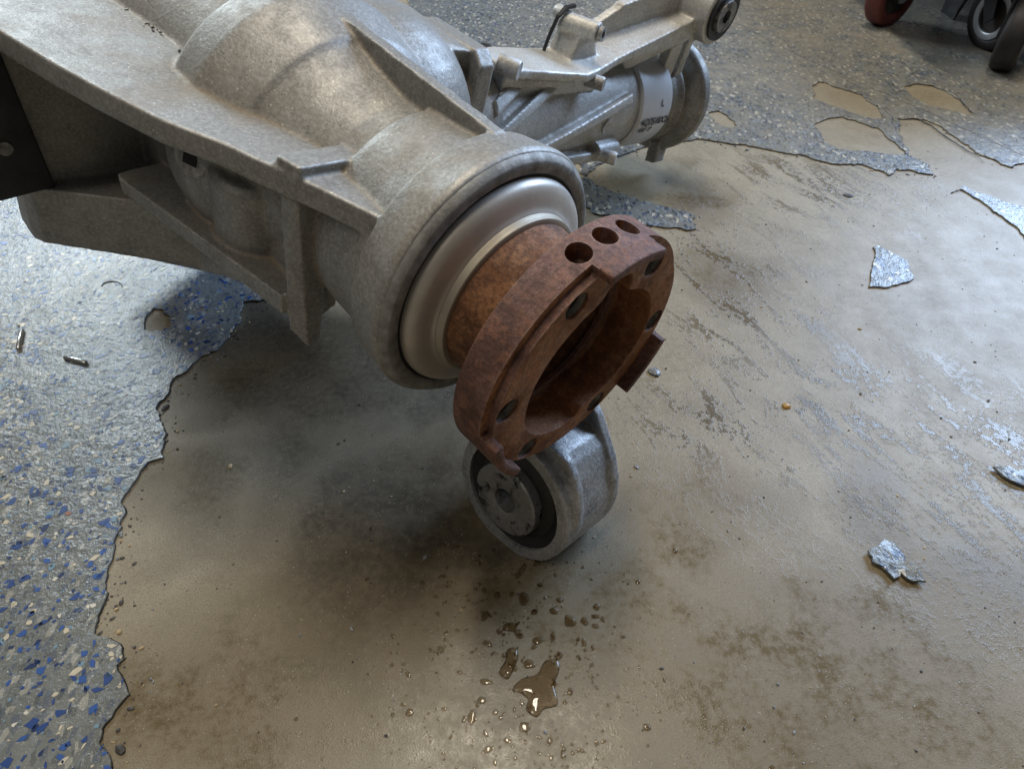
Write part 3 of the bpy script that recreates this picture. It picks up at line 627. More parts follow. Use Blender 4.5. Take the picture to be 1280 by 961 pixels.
# milled relief round the rim between the lips
for a0, a1 in ((112.6, 197.9), (236.1, 320.4), (353.6, 439.4)):
    bm = bmesh.new(); n = 24
    A = [ang_pt(a0 + (a1 - a0) * k / n, 1.15) for k in range(n + 1)]
    B = [ang_pt(a1 - (a1 - a0) * k / n, 0.932) for k in range(n + 1)]
    slab_x(bm, A + B, -0.05, 0.2); cut.append(to_mesh(bm))
me = boolean(me, cut)
flange = link('output_flange', me, M_RUST, diff); me.materials.append(M_RUSTF)
shade(me, 35)
for p in me.polygons:
    if p.normal.x > 0.8 and math.hypot(p.center.y, p.center.z) < 0.985 * R: p.material_index = 1
    elif math.hypot(p.center.y, p.center.z) < 0.78 * R: p.material_index = 1
for c in (96, 217, 337):
    bm = bmesh.new(); n = 14; w = 16.5 if c != 217 else 19
    A = [ang_pt(c - w + 2 * w * k / n, 1.001) for k in range(n + 1)]; B = [ang_pt(c + w - 2 * w * k / n, 0.925) for k in range(n + 1)]
    slab_x(bm, A + B, -0.03, 0.115)
    link('rim_lip', bevelled(bm, 0.0007), M_RUST, flange)
for a in bolts:
    bm = bmesh.new(); cy, cz = ang_pt(a, 0.822)
    prof = []
    k = 0; xx = -0.30
    while xx < -0.05:
        prof += [(xx, HR * 1.02), (xx + 0.008, HR * 0.86)]; xx += 0.020
    prof = [(-0.31, HR * 1.05)] + prof + [(-0.028, HR * 0.95), (-0.014, HR * 1.0), (-0.02, HR * 1.05)]
    lx(bm, prof, cy, cz, 20)
    link('bolt_thread', to_mesh(bm), M_THREAD, flange, 40)
# hub cup behind the flange face
bm = bmesh.new(); lx(bm, [(-0.305, 0.86), (-0.34, 0.76), (-0.42, 0.66), (-0.54, 0.625), (-0.70, 0.64), (-0.80, 0.655), (-0.80, 0.0), (-0.77, 0.0), (-0.765, 0.40), (-0.72, 0.52), (-0.60, 0.58), (-0.45, 0.61), (-0.38, 0.635), (-0.33, 0.665), (-0.300, 0.70)], n=96)
link('flange_hub', to_mesh(bm), M_RUSTN, flange, 45)
bm = bmesh.new(); lx(bm, [(-0.32, 0.985), (-0.315, 0.99), (-0.32, 0.60), (-0.36, 0.60), (-0.36, 0.64)], n=96)
link('flange_back', to_mesh(bm), M_RUST, flange, 45)
# --- near mounting arm with rubber bushing
bm = bmesh.new()
EC = (-0.13, -1.79)
lathe(bm, [(0.0, 0.0), (0.0, 0.65 * R), (0.74 * R, 0.65 * R), (0.74 * R, 0)], Matrix.Translation(V(EC[0], 0, EC[1])) @ YM, 64)
slab_y(bm, [(0.48, -1.79), (0.46, -1.6), (0.40, -1.42), (0.31, -1.26), (0.20, -1.13), (0.09, -1.06), (-0.4, -1.06), (-0.5, -0.95), (-1.9, -0.9), (-1.9, -1.2), (-0.95, -1.4), (-0.72, -1.6)], 0.16, 0.66)
slab_y(bm, [(0.525, -1.75), (0.51, -1.6), (0.46, -1.42), (0.38, -1.26), (0.27, -1.13), (0.16, -1.05), (-0.5, -1.05), (-0.7, -1.3), (-0.6, -1.7)], 0.10, 0.18)
slab_y(bm, [(0.525, -1.75), (0.50, -1.57), (0.43, -1.38), (0.32, -1.22), (0.18, -1.08), (0.02, -0.92), (-0.14, -0.82), (-0.4, -0.9), (-0.7, -1.2), (-0.6, -1.7)], 0.62, 0.72)
me = cast(bm, 0.0009, 5)
bm = bmesh.new(); lathe(bm, [(-0.1 * R, 0), (-0.1 * R, 0.535 * R), (1.0 * R, 0.535 * R), (1.0 * R, 0)], Matrix.Translation(V(EC[0], 0, EC[1])) @ YM, 64)
me = boolean(me, [to_mesh(bm)])
arm = link('mounting_arm', me, M_EYE, diff); shade(me, 45)
def ring(name, prof, mat, parent, cx, cz, M=YM):
    bm = bmesh.new(); lathe(bm, [(a * R, b * R) for a, b in prof], Matrix.Translation(V(cx, 0, cz)) @ M, 64)
    return link(name, to_mesh(bm), mat, parent, 40)
ring('rubber_bushing', [(0.06, 0.30), (0.05, 0.36), (0.075, 0.44), (0.04, 0.50), (0.03, 0.545), (0.70, 0.545), (0.70, 0.30)], M_RUBBER, arm, EC[0], EC[1])
ring('steel_sleeve', [(-0.035, 0.125), (-0.045, 0.15), (-0.045, 0.345), (-0.03, 0.362), (0.15, 0.37), (0.7, 0.3), (0.7, 0.125)], M_SLEEVE, arm, EC[0] - 0.03, EC[1] - 0.06)
# --- pinion tube
PX, PZ = -3.88, -0.30
bm = bmesh.new()
ly(bm, [(1.2, 0), (1.2, 0.80), (2.0, 0.74), (3.0, 0.66), (4.2, 0.62), (5.0, 0.62), (5.25, 0.64), (5.25, 0)], PX, PZ, 96)
def tube_rib(p0, a0, p1, a1, r0, r1, w):
    """rib that winds along the tube from (y=p0, angle a0) to (p1, a1)"""
    n = 14
    for k in range(n):
        q = []
        for t in (k / n, (k + 1) / n):
            yy = p0 + (p1 - p0) * t; a = a0 + (a1 - a0) * t; ro = r0 + (r1 - r0) * t
            for da in (-w, w):
                for r in (0.4, ro):
                    aa = math.radians(a + da * (1.0 if r > 0.5 else 1.6)); q.append((PX + r * math.cos(aa), yy, PZ + r * math.sin(aa)))
        hl(bm, q)
tube_rib(2.05, -28, 4.95, 28, 0.83, 0.72, 5)
tube_rib(1.9, 5, 3.5, 55, 0.86, 0.72, 5)
tube_rib(2.15, 35, 2.75, 55, 0.83, 0.76, 6)
# lower lug under the tube
hl(bm, [(-3.55, 2.9, -0.68), (-3.22, 2.9, -0.62), (-3.22, 5.05, -0.72), (-3.6, 5.15, -0.80), (-3.55, 2.9, -0.84), (-3.22, 2.9, -0.76), (-3.22, 5.05, -0.86), (-3.6, 5.15, -0.94), (-4.0, 4.2, -0.7)])
lathe(bm, [(-0.25 * R, 0), (-0.25 * R, 0.13 * R), (0.25 * R, 0.13 * R), (0.25 * R, 0)], axis_m((0, 1, 0), V(-3.28, 4.7, -0.70)), 20)
tubeo = link('pinion_tube', cast(bm, 0.0011, 4), M_TUBE, diff); shade(tubeo.data, 180)
ring('turned_band', [(5.22, 0.0), (5.22, 0.66), (5.25, 0.69), (5.95, 0.705), (6.0, 0.695), (6.0, 0.0)], M_BAND, tubeo, PX, PZ)
bm = bmesh.new()
ly(bm, [(5.95, 0), (5.95, 0.58), (6.2, 0.56), (6.35, 0.60), (6.45, 0.66), (6.52, 0.62), (6.60, 0.64), (6.68, 0.80), (6.74, 0.845), (6.88, 0.85), (6.94, 0.82), (6.94, 0)], PX, PZ - 0.04, 96)
hl(bm, [(-3.62, 6.60, -1.0), (-3.45, 6.60, -0.92), (-3.62, 6.90, -1.0), (-3.45, 6.90, -0.9), (-3.58, 6.6, -1.32), (-3.40, 6.6, -1.28), (-3.58, 6.9, -1.32), (-3.40, 6.9, -1.28)])
link('end_flange', cast(bm, 0.0011, 2), mat_cast('dirty_end_casting', base=(0.30, 0.285, 0.26), dark=(0.16, 0.15, 0.135), dirt_amt=0.9), tubeo, 180)
# round cast marks
for yy, a in ((3.35, 8), (4.55, -3)):
    bm = bmesh.new(); ca, sa = math.cos(math.radians(a)), math.sin(math.radians(a)); r = 0.60
    lathe(bm, [(r * R, 0), (r * R, 0.07 * R + (0.04 * R if yy > 4 else 0)), (r * R + 0.045 * R, 0.06 * R + (0.04 * R if yy > 4 else 0)), (r * R + 0.035 * R, 0.04 * R), (r * R + 0.04 * R, 0)], Matrix.Translation(V(PX, yy, PZ)) @ axis_m((ca, 0, sa)), 20)
    link('cast_mark', to_mesh(bm), M_TUBE if yy > 4 else M_GREASY, tubeo, 40)
# number printed on the turned band
def wrap_text(txt, size, y0, a0, r, name, rows_parent):
    cu = bpy.data.curves.new('print', 'FONT'); cu.body = txt; cu.size = size; cu.extrude = 0.0; cu.resolution_u = 3; cu.offset = size * 0.03
    o = bpy.data.objects.new('work', cu); C.objects.link(o); dg = bpy.context.evaluated_depsgraph_get(); dg.update()
    me = bpy.data.meshes.new_from_object(o.evaluated_get(dg)); bpy.data.objects.remove(o)
    bm = bmesh.new(); bm.from_mesh(me); bmesh.ops.triangulate(bm, faces=bm.faces[:]); bmesh.ops.subdivide_edges(bm, edges=bm.edges[:], cuts=1)
    for v in bm.verts:
        ax, ay = v.co.x, v.co.y; a = math.radians(a0) + ay / (r * R)
        v.co = Vector((PX * R + r * R * math.cos(a), y0 * R + ax, PZ * R + r * R * math.sin(a)))
    bm.to_mesh(me); bm.free(); return link(name, me, M_INK, rows_parent)
wrap_text('4Q7518X26', 0.0078, 5.30, -7, 0.7075, 'printed_number', tubeo)
wrap_text('A887  27', 0.0048, 5.32, -16, 0.7075, 'printed_number', tubeo)
wrap_text('L', 0.0070, 5.70, 14, 0.7075, 'printed_number', tubeo)
# --- long upper arm over the pinion tube with the far bushing
bm = bmesh.new()
top = [(-3.55, 2.12), (-3.32, 2.12), (-3.24, 2.35), (-3.30, 2.7), (-3.28, 3.2), (-3.24, 3.7), (-3.32, 4.05), (-3.40, 4.5), (-3.40, 6.0), (-3.55, 6.3), (-3.95, 6.3), (-4.05, 5.2), (-4.1, 4.6), (-4.05, 3.9), (-4.0, 3.3), (-3.95, 2.6)]
def arm_z(p):
    ks = [(1.7, 0.72), (2.0, 0.66), (2.4, 0.54), (3.0, 0.48), (3.9, 0.42), (4.4, 0.50), (5.2, 0.74), (6.3, 1.04)]
    for (p0, z0), (p1, z1) in zip(ks[:-1], ks[1:]):
        if p <= p1: return z0 + (z1 - z0) * (p - p0) / (p1 - p0)
    return ks[-1][1]
va = [bm.verts.new(V(a, b, arm_z(b))) for a, b in top]; vb = [bm.verts.new(V(a, b, arm_z(b) - 0.11)) for a, b in top]
n = len(top)
fa = bm.faces.new(va); fb = bm.faces.new(vb)
for k in range(n): bm.faces.new((va[k], va[(k + 1) % n], vb[(k + 1) % n], vb[k]))
bmesh.ops.triangulate(bm, faces=[fa, fb])
hl(bm, [(-3.36, 2.35, 0.50), (-3.6, 2.35, 0.50), (-3.36, 4.2, 0.36), (-3.6, 4.2, 0.36), (-3.40, 2.35, 0.12), (-3.6, 2.35, 0.12), (-3.40, 4.2, 0.12), (-3.6, 4.2, 0.12)])
# standing back wall of the arm
hl(bm, [(-3.95, 4.3, 0.45), (-4.08, 4.3, 0.45), (-3.95, 4.35, 0.62), (-4.08, 4.35, 0.62), (-3.85, 4.95, 1.0), (-4.0, 4.95, 1.0), (-3.85, 4.9, 0.6), (-4.0, 4.9, 0.6)])
hl(bm, [(-3.85, 4.9, 0.6), (-4.0, 4.9, 0.6), (-3.85, 4.9, 1.0), (-4.0, 4.9, 1.0), (-3.7, 6.2, 1.42), (-3.85, 6.2, 1.42), (-3.7, 6.2, 0.9), (-3.85, 6.2, 0.9)])
hl(bm, [(-3.40, 4.6, 0.50), (-3.52, 4.6, 0.50), (-3.40, 6.2, 0.95), (-3.52, 6.2, 0.95), (-3.40, 6.1, 0.70), (-3.52, 6.1, 0.70), (-3.5, 4.9, 0.3)])
hl(bm, [(-3.42, 5.75, 0.9), (-3.62, 5.75, 0.9), (-3.42, 6.05, 0.95), (-3.62, 6.05, 0.95), (-3.5, 5.95, 0.1), (-3.66, 5.95, 0.1), (-3.5, 6.22, 0.1), (-3.66, 6.22, 0.1)])
hl(bm, [(-3.42, 6.15, 0.9), (-3.62, 6.15, 0.9), (-3.42, 6.30, 0.95), (-3.62, 6.30, 0.95), (-3.5, 6.35, 0.1), (-3.66, 6.35, 0.1), (-3.5, 6.5, 0.1), (-3.66, 6.5, 0.1)])
lathe(bm, [(-0.30 * R, 0), (-0.30 * R, 0.42 * R), (0.30 * R, 0.42 * R), (0.30 * R, 0)], axis_m((1, 0, 0), V(-3.55, 6.47, 1.10)), 48)
# upright bolt boss
lathe(bm, [(-0.26 * R, 0), (-0.26 * R, 0.13 * R), (0.26 * R, 0.12 * R), (0.26 * R, 0)], axis_m((1, 0.25, 0.1), V(-3.72, 3.92, 0.79)), 28)
hl(bm, [(-3.6, 3.85, 0.8), (-4.0, 3.85, 0.8), (-3.6, 3.75, 0.4), (-4.0, 3.75, 0.4), (-3.6, 4.35, 0.4), (-4.0, 4.35, 0.4), (-3.6, 4.1, 0.8), (-4.0, 4.1, 0.8)])
me = cast(bm, 0.0011, 4)
bm = bmesh.new(); lathe(bm, [(-0.5 * R, 0), (-0.5 * R, 0.33 * R), (0.5 * R, 0.33 * R), (0.5 * R, 0)], axis_m((1, 0, 0), V(-3.55, 6.47, 1.10)), 48)
me = boolean(me, [to_mesh(bm)])
arm2 = link('upper_arm', me, M_ARM, diff); shade(me, 60)
EM = axis_m((1, 0, 0), V(-3.55, 6.47, 1.10))
bm = bmesh.new(); lathe(bm, [(0.31 * R, 0.20 * R), (0.33 * R, 0.26 * R), (0.34 * R, 0.34 * R), (-0.3 * R, 0.34 * R), (-0.3 * R, 0.2 * R)], EM, 48)
link('rubber_bushing', to_mesh(bm), M_RUBBER, arm2, 40)
bm = bmesh.new(); lathe(bm, [(0.38 * R, 0.09 * R), (0.38 * R, 0.21 * R), (0.30 * R, 0.22 * R), (-0.3 * R, 0.22 * R), (-0.3 * R, 0.09 * R)], EM, 40)
link('steel_sleeve', to_mesh(bm), M_SLEEVE, arm2, 40)
bm = bmesh.new(); lathe(bm, [(0.0, 0), (0, 0.085 * R), (0.05 * R, 0.085 * R), (0.05 * R, 0.045 * R), (-0.04 * R, 0.045 * R), (-0.04 * R, 0)], axis_m((1, 0.25, 0.1), V(-3.46, 3.985, 0.816)), 24)
link('bolt_sleeve', to_mesh(bm), M_BOLT, arm2, 40)
# black strap beside the boss
bm = bmesh.new()
sp = [(-3.90, 3.58, 0.36), (-3.90, 3.62, 0.62), (-3.90, 3.68, 0.82), (-3.90, 3.78, 0.925), (-3.90, 3.95, 0.95)]
for a, b in zip(sp[:-1], sp[1:]):
    hl(bm, [(a[0] + o_, a[1], a[2] + k) for o_ in (-0.04, 0.01) for k in (0, 0.035)] + [(b[0] + o_, b[1], b[2] + k) for o_ in (-0.04, 0.01) for k in (0, 0.035)])
link('rubber_strap', to_mesh(bm), M_RUBBER, arm2, 30)
# bolts
def bolt(p, ax, r, ln, parent, name='bolt'):
    bm = bmesh.new(); lathe(bm, [(-ln * R, 0), (-ln * R, r * R), (ln * 0.85 * R, r * R), (ln * R, r * 0.9 * R), (ln * R, 0)], axis_m(ax, V(*p)), 24)
    return link(name, to_mesh(bm), M_BOLT, parent, 35)
bolt((-3.24, 2.22, 0.60), (1, 0.5, 0.0), 0.105, 0.12, arm2)
bolt((-3.30, 3.98, 0.30), (1, 0.4, 0.1), 0.085, 0.12, arm2)
bolt((-3.14, 4.62, -0.72), (1, 0.5, 0.1), 0.095, 0.14, tubeo)
bolt((-4.0, 3.86, 0.84), (-1, 0.0, 0.1), 0.085, 0.10, arm2)
for py in (2.55, 3.05):
    bm = bmesh.new(); lathe(bm, smooth_prof([(-0.12 * R, 0.10 * R), (-0.12 * R, 0.24 * R), (0, 0.30 * R), (0.12 * R, 0.24 * R), (0.12 * R, 0.10 * R)], 3), axis_m((0.3, 1, 0), V(-4.35, py, 0.06)), 28)
    link('rubber_mount', to_mesh(bm), M_RUBBER, arm2, 50)
# ------------------------------------------------------------------ wheeled cart at the back
cart = empty('wheeled_cart', (0.60, 0.95, 0)); tag(cart, 'dark wheeled cart base on a red and black casters', 'cart')
def wheel(loc, r, w, az, tyre, hubm, name='wheel', rim=None):
    """caster wheel, axle along azimuth az"""
    ax = axis_m((math.cos(az), math.sin(az), 0), Vector(loc) - cart.location)
    bm = bmesh.new(); lathe(bm, smooth_prof([(-w * 0.32, r * 0.62), (-w * 0.5, r * 0.72), (-w * 0.5, r * 0.9), (-w * 0.32, r), (w * 0.32, r), (w * 0.5, r * 0.9), (w * 0.5, r * 0.72), (w * 0.32, r * 0.62)], 3), ax, 40)
    t = link(name, to_mesh(bm), tyre, cart, 50)
    bm = bmesh.new(); lathe(bm, [(-w * 0.34, 0), (-w * 0.34, r * 0.66), (w * 0.34, r * 0.66), (w * 0.34, r * 0.3), (w * 0.55, r * 0.28), (w * 0.55, 0)], ax, 32)
    link('hub', to_mesh(bm), hubm, t, 40)
    if rim:
        for s in (-1, 1):
            bm = bmesh.new(); lathe(bm, [(s * w * 0.50, r * 0.50), (s * w * 0.54, r * 0.54), (s * w * 0.54, r * 0.68), (s * w * 0.40, r * 0.70), (s * w * 0.36, r * 0.5)], ax, 36)
            link('rim', to_mesh(bm), rim, t, 40)
    return t
A1 = math.radians(-58)
W1 = Vector((0.480, 0.955, 0.038)); wheel(W1, 0.038, 0.024, A1, M_REDWHEEL, M_HUB)
def cartm(bm): bmesh.ops.transform(bm, matrix=Matrix.Translation(-cart.location), verts=bm.verts[:])
for s in (-1, 1):
    bm = bmesh.new(); off = Vector((math.cos(A1), math.sin(A1), 0)) * 0.0165 * s; up = Vector((0.030, 0.030, 0.075)); sd = Vector((-math.sin(A1), math.cos(A1), 0)) * 0.009
    th = Vector((math.cos(A1), math.sin(A1), 0)) * 0.0012
    hull(bm, [W1 + off + e + k for e in (th, -th) for k in (sd, -sd, -sd * 0.5 + Vector((0, 0, -0.009)), sd * 0.5 + Vector((0, 0, -0.009)), up + sd * 2, up - sd * 2)])
    cartm(bm); link('fork', to_mesh(bm), M_RIM, cart, 30)
A2 = math.radians(-38)
for (wx, wy, r, az) in ((0.556, 0.802, 0.037, A2), (0.572, 0.868, 0.037, math.radians(15))):
    W = Vector((wx, wy, r)); wheel(W, r, 0.024, az, M_BLKWHEEL, M_HUB, rim=M_RIM)
    for s in (-1, 1):
        bm = bmesh.new(); e1 = Vector((math.cos(az), math.sin(az), 0)); e2 = Vector((-math.sin(az), math.cos(az), 0))
        off = e1 * 0.0165 * s; up = e2 * 0.03 + Vector((0, 0, 0.07))
        hull(bm, [W + off + e + k for e in (e1 * 0.0012, -e1 * 0.0012) for k in (e2 * 0.008, -e2 * 0.008, Vector((0, 0, -0.008)), up + e2 * 0.016, up - e2 * 0.016)])
        cartm(bm); link('fork', to_mesh(bm), M_BLKFRAME, cart, 30)
bm = bmesh.new()
pth = [Vector((0.578, 0.985, 0.004)), Vector((0.585, 0.985, 0.03)), Vector((0.61, 0.985, 0.062)), Vector((0.66, 0.975, 0.078)), Vector((0.80, 0.94, 0.082))]
for a, b in zip(pth[:-1], pth[1:]):
    hull(bm, [p + Vector((0, dy, dz)) for p in (a, b) for dy in (-0.02, 0.02) for dz in (-0.004, 0.030 if p.z > 0.05 else 0.010)] + [a + Vector((0.012, 0, 0)), b + Vector((0.012, 0, 0))])
cartm(bm); link('leg', bevelled(bm, 0.002), M_BLKFRAME, cart)
bm = bmesh.new(); box(bm, (0.46, 0.80, 0.115), (1.15, 1.45, 0.16)); cartm(bm); link('unseen_deck', bevelled(bm, 0.004), M_BLKFRAME, cart)  # deck above the view, added to shade the floor around the casters
# ------------------------------------------------------------------ small things on the floor
def mat_water():
    m, t, b = nt('clear_water'); g = G(t); t.nodes.remove(b); out = [n for n in t.nodes if n.type == 'OUTPUT_MATERIAL'][0]
    tr = g.n('ShaderNodeBsdfTransparent'); tr.inputs[0].default_value = (0.86, 0.81, 0.72, 1)
    gl = g.n('ShaderNodeBsdfGlossy'); gl.inputs['Roughness'].default_value = 0.02
    fr = g.n('ShaderNodeFresnel'); fr.inputs[0].default_value = 1.42
    mx = g.n('ShaderNodeMixShader'); g.l(fr.outputs[0], mx.inputs[0]); g.l(tr.outputs[0], mx.inputs[1]); g.l(gl.outputs[0], mx.inputs[2]); g.l(mx.outputs[0], out.inputs[0]); return m
M_WATER = mat_water()
def drop_bm(bm, outline, h):
    """domed bead of liquid with an irregular outline"""
    n = len(outline); cx = sum(p[0] for p in outline) / n; cy = sum(p[1] for p in outline) / n
    rings = []
    for f, z in ((1.0, -0.0006), (1.0, 0.0), (0.95, 0.45), (0.84, 0.78), (0.66, 0.95), (0.36, 1.0)):
        rings.append([bm.verts.new((cx + (x - cx) * f, cy + (y - cy) * f, (z * h if z > 0 else z) + 0.0001)) for x, y in outline])
    for a, b in zip(rings[:-1], rings[1:]):
        for k in range(n): bm.faces.new((a[k], a[(k + 1) % n], b[(k + 1) % n], b[k]))
    bm.faces.new(rings[-1]); bm.faces.new(rings[0])
def blob(cx, cy, rx, ry, ang, r, n=18, j=0.22):
    o_ = []; ph = r.uniform(0, 99)
    for k in range(n):
        a = 2 * PI * k / n; q = 1 + j * 1.6 * noise.noise(Vector((math.cos(a) * 1.1 + ph, math.sin(a) * 1.1, ph)))
        u, w = rx * q * math.cos(a), ry * q * math.sin(a)
        o_.append((cx + u * math.cos(ang) - w * math.sin(ang), cy + u * math.sin(ang) + w * math.cos(ang)))
    return o_
def resample(poly, k=3):
    n = len(poly); out = []
    for i in range(n):
        p0, p1, p2, p3 = (Vector((*poly[(i + d) % n], 0)) for d in (-1, 0, 1, 2))
        for j in range(k):
            t = j / k; v = 0.5 * ((2 * p1) + (p2 - p0) * t + (2 * p0 - 5 * p1 + 4 * p2 - p3) * t * t + (3 * p1 - p0 - 3 * p2 + p3) * t ** 3); out.append((v.x, v.y))
    return out
bm = bmesh.new(); drop_bm(bm, resample([(0.0, 0.1119), (0.0041, 0.1166), (0.011, 0.1186), (0.0143, 0.1242), (0.0199, 0.1249), (0.0203, 0.12), (0.018, 0.1143), (0.0191, 0.1087), (0.0183, 0.1054), (0.0133, 0.1042), (0.0102, 0.101), (0.006, 0.1038), (0.0067, 0.108), (0.004, 0.1106)]), 0.0009); o = link('water_puddle', to_mesh(bm), M_WATER, None, 70); tag(o, 'largest branching water puddle on the concrete below the bushing', 'puddle')
bm = bmesh.new(); drop_bm(bm, resample([(-0.0055, 0.12), (-0.0028, 0.1242), (-0.0021, 0.1291), (0.0014, 0.1302), (0.0028, 0.1263), (0.0007, 0.1207), (-0.0014, 0.1166), (-0.0041, 0.1176)]), 0.0009); o = link('water_puddle', to_mesh(bm), M_WATER, None, 70); tag(o, 'smaller upright water puddle just left above the largest puddle', 'puddle')
bm = bmesh.new()
for x, y, rx, ry, an in [(-0.0007, 0.1398, 0.0032, 0.0021, 0.1), (0.0056, 0.1534, 0.0024, 0.0031, 0.19), (0.0103, 0.1467, 0.0016, 0.0012, 0.24), (0.0191, 0.1474, 0.0016, 0.0018, 0.35), (0.0262, 0.1424, 0.0024, 0.003, 0.19), (0.0331, 0.1424, 0.0016, 0.0021, 0.34), (-0.0124, 0.1447, 0.0014, 0.003, -0.38), (0.0036, 0.1353, 0.0019, 0.001, -0.03), (0.0117, 0.1335, 0.0024, 0.0016, 0.35), (0.0186, 0.1353, 0.001, 0.0024, 0.12), (0.0099, 0.1306, 0.0014, 0.001, 0.32), (-0.0106, 0.132, 0.0023, 0.0012, -0.31), (0.0076, 0.1228, 0.0027, 0.0019, -0.02), (-0.0109, 0.1153, 0.0032, 0.0012, -0.2), (-0.0127, 0.1077, 0.0016, 0.0016, 0.04), (-0.0066, 0.1029, 0.0013, 0.0009, 0.06), (0.0052, 0.0973, 0.0025, 0.0019, -0.39), (-0.0019, 0.0922, 0.0014, 0.001, -0.23), (0.0154, 0.0922, 0.0011, 0.0013, -0.18), (-0.0197, 0.0998, 0.0009, 0.0007, 0.33), (-0.0047, 0.1372, 0.0012, 0.0008, 0.21), (0.0, 0.1558, 0.0012, 0.0013, -0.27), (-0.0071, 0.155, 0.0016, 0.0015, 0.24), (0.0223, 0.1526, 0.0012, 0.0011, -0.29), (0.0383, 0.1447, 0.002, 0.0009, 0.09), (0.0379, 0.1401, 0.0016, 0.0009, -0.3), (-0.0224, 0.1193, 0.0012, 0.0008, -0.4), (-0.0176, 0.128, 0.001, 0.0008, 0.3)]: drop_bm(bm, blob(x, y, rx, ry, an, rnd), 0.0003 + 0.08 * min(rx, ry))
for k in range(900):
    a = rnd.gauss(0, 1); b2 = rnd.gauss(0, 1); x = 0.005 + a * 0.030; y = 0.125 + b2 * 0.036; s = min(0.0016, rnd.lognormvariate(math.log(0.00042), 0.5))
    if noise.noise(Vector((x * 90, y * 90, 7.7))) < -0.12: continue
    drop_bm(bm, blob(x, y, s * rnd.uniform(0.8, 1.8), s, rnd.uniform(0, 3), rnd, 9, 0.35), s * 0.3)
o = link('water_droplets', to_mesh(bm), M_WATER, None, 70); tag(o, 'scattered water droplets on the concrete below the bushing', 'water', kind='stuff')
def mat_glint():
    return mat_plain('bright_steel', (0.55, 0.54, 0.52), 0.25, 0.9, 0.1, 200, 0.1)
M_PIN = mat_glint()
for p0, p1, lab in ([(-0.3161, 0.3237), (-0.3231, 0.3425)] + ['short steel pin standing lengthwise on the flaked coating by left edge'], [(-0.2828, 0.3161), (-0.2668, 0.311)] + ['short steel pin lying crosswise on the flaked coating']):
    a = Vector((*p0, TH + 0.0016)); b2 = Vector((*p1, TH + 0.0016)); bm = bmesh.new(); dv = (b2 - a); ln = dv.length
    lathe(bm, [(0, 0), (0, 0.0012), (0.0006, 0.0015), (ln - 0.0006, 0.0015), (ln, 0.0012), (ln, 0)], axis_m(dv, a), 16)
    o = link('steel_pin', to_mesh(bm), M_PIN, None, 40); tag(o, lab, 'pin', 'steel pins on the coating')
bm = bmesh.new(); hp = [(-0.292, 0.3914), (-0.2913, 0.3952), (-0.2858, 0.3971), (-0.2795, 0.3943), (-0.2764, 0.3895)]; hp = [h for h in resample(hp + hp[::-1], 4)][:len(hp) * 4 - 4]
tube(bm, [(x, y, TH + 0.0008) for x, y in hp], 0.00035, 6); o = link('wire_scrap', to_mesh(bm), M_GRIME, None, 180); tag(o, 'thin curled dark wire scrap on the shiny coating under the housing', 'wire')
def pebble(name, c, r, h, mat, lab, cat, seed=1, fl_=0.6, z=0.0):
    bm = bmesh.new(); bmesh.ops.create_icosphere(bm, subdivisions=3, radius=1.0)
    for v in bm.verts:
        q = 1 + 0.28 * noise.noise(v.co * 1.6 + Vector((seed, 0, 0))) + 0.12 * noise.noise(v.co * 4 + Vector((seed, 3, 0)))
        v.co = Vector((v.co.x * r[0] * q, v.co.y * r[1] * q, max(-0.25, v.co.z) * h * q))
    o = link(name, to_mesh(bm), mat, None, 60); o.location = (*c, h * 0.25 + z); o.rotation_euler = (0, 0, rnd.uniform(0, 3)); tag(o, lab, cat); return o
def mat_stone():
    m, t, b = nt('speckled_chip'); g = G(t); v = g.obj(); f = g.noise(v, 500, 4, 0.7)
    g.l(g.ramp(f, [(0.40, (0.10, 0.105, 0.11)), (0.52, (0.17, 0.175, 0.18)), (0.62, (0.34, 0.345, 0.35))]), b.inputs['Base Color']); b.inputs['Roughness'].default_value = 0.25
    g.l(g.bump(f, 0.5, 0.001), b.inputs['Normal']); return m
M_STONE = mat_stone(); M_AMBER = mat_plain('amber_crumb', (0.42, 0.24, 0.06), 0.3, 0, 0.4, 500, 0.3); M_TAN = mat_plain('tan_crumb', (0.40, 0.30, 0.17), 0.7, 0, 0.3, 400, 0.3)
pebble('coating_chip', (0.0886, 0.3044), (0.0036, 0.0042), 0.0016, M_STONE, 'small round speckled chip on the bare concrete right of the flange', 'chip', 3)
pebble('crumb', (0.1626, 0.2758), (0.0022, 0.0026), 0.0014, M_AMBER, 'tiny amber and white crumb alone on the concrete right of the flange', 'crumb', 5)
pebble('crumb', (-0.1538, 0.2309), (0.0016, 0.0011), 0.0008, M_TAN, 'tiny tan crumb on the dark concrete below the post', 'crumb', 7)
pebble('dark_chip', (0.2844, 0.5197), (0.0045, 0.0028), 0.0010, M_HUB, 'small dark flat chip on the concrete below the back coating edge', 'chip', 9)
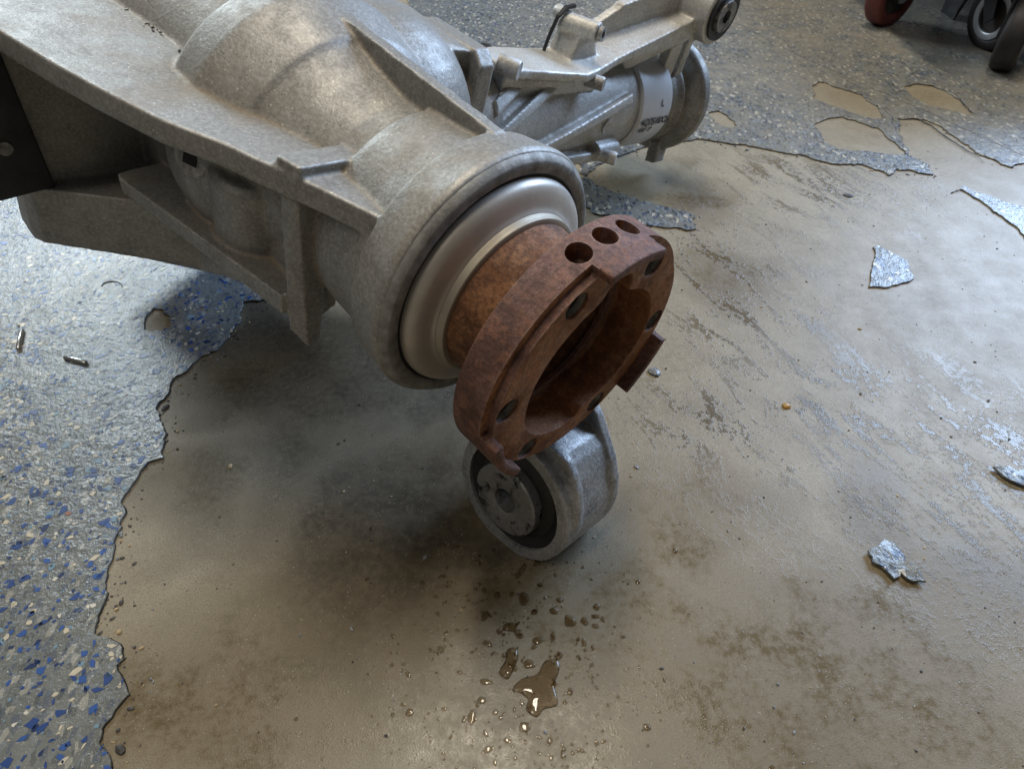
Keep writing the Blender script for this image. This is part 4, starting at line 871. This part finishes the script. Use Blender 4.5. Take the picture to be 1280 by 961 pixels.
# loose curled flake of coating, lying proud of the floor
def loose(poly, lab, lift):
    pl = rough_edge(poly, 0.002, 0.0022, seed=31.0)
    me = fill2d([pl], 0.0006, 0.0002, 0)
    bm = bmesh.new(); bm.from_mesh(me)
    bmesh.ops.triangulate(bm, faces=bm.faces[:]); bmesh.ops.subdivide_edges(bm, edges=[e for e in bm.edges if e.calc_length() > 0.003], cuts=2, use_grid_fill=True)
    for v in bm.verts: v.co.z += lift * (0.5 + 0.5 * noise.noise(Vector((v.co.x * 110, v.co.y * 110, 2)))) + 0.0009
    bm.to_mesh(me); bm.free(); o = link('loose_coating_flake', me, M_COAT, None, 40); tag(o, lab, 'coating flake', 'loose coating flakes'); return o
loose([(0.1748, 0.1779), (0.1807, 0.1801), (0.1843, 0.1833), (0.1884, 0.1815), (0.1907, 0.1756), (0.19, 0.1708), (0.1931, 0.17), (0.1949, 0.167), (0.1938, 0.1607), (0.1896, 0.1615), (0.1856, 0.1649), (0.1804, 0.1624), (0.177, 0.1683), (0.1729, 0.1708)], 'curled blue grey coating flake lying loose on the wet brown concrete', 0.0020)
loose([(0.2622, 0.2292), (0.2694, 0.2298), (0.2715, 0.2271), (0.2759, 0.2282), (0.2795, 0.2228), (0.2756, 0.2154), (0.2703, 0.2175), (0.2639, 0.2217)], 'blue coating flake at the right edge of the floor', 0.0016)
# grit scattered over the concrete
bm = bmesh.new()
for k in range(900):
    x = rnd.uniform(-0.2, 0.45); y = rnd.uniform(0.03, 0.6); s = rnd.lognormvariate(math.log(0.00035), 0.45)
    if inside((x, y), LEFT): continue
    r = bmesh.ops.create_icosphere(bm, subdivisions=1, radius=s, matrix=Matrix.Translation((x, y, s * 0.3)) @ Matrix.Rotation(rnd.uniform(0, 3), 4, 'Z') @ Matrix.Diagonal((rnd.uniform(0.7, 1.9), 1, 0.6, 1)))
    mi = rnd.choices((0, 1, 2), (5, 2, 2))[0]
    for v in r['verts']:
        for f in v.link_faces: f.material_index = mi
for lp, cnt in ((LEFT, 900), (BACK, 700)):
    pts = [p for p in lp if -0.5 < p[0] < 0.75 and 0.0 < p[1] < 1.1]
    for k in range(cnt):
        px, py = rnd.choice(pts); x = px + rnd.gauss(0.002, 0.005); y = py + rnd.gauss(-0.001, 0.005); s = rnd.lognormvariate(math.log(0.0004), 0.5)
        if inside((x, y), lp): continue
        rr_ = bmesh.ops.create_icosphere(bm, subdivisions=1, radius=s, matrix=Matrix.Translation((x, y, s * 0.25)) @ Matrix.Rotation(rnd.uniform(0, 3), 4, 'Z') @ Matrix.Diagonal((rnd.uniform(0.7, 2.0), 1, 0.5, 1)))
        mi = rnd.choices((0, 1, 2), (6, 2, 3))[0]
        for v in rr_['verts']:
            for f in v.link_faces: f.material_index = mi
me = to_mesh(bm)
for m in (M_HUB, M_TAN, M_STONE): me.materials.append(m)
o = link('floor_grit', me, None); tag(o, 'fine dark and pale grit scattered over the concrete', 'grit', kind='stuff')
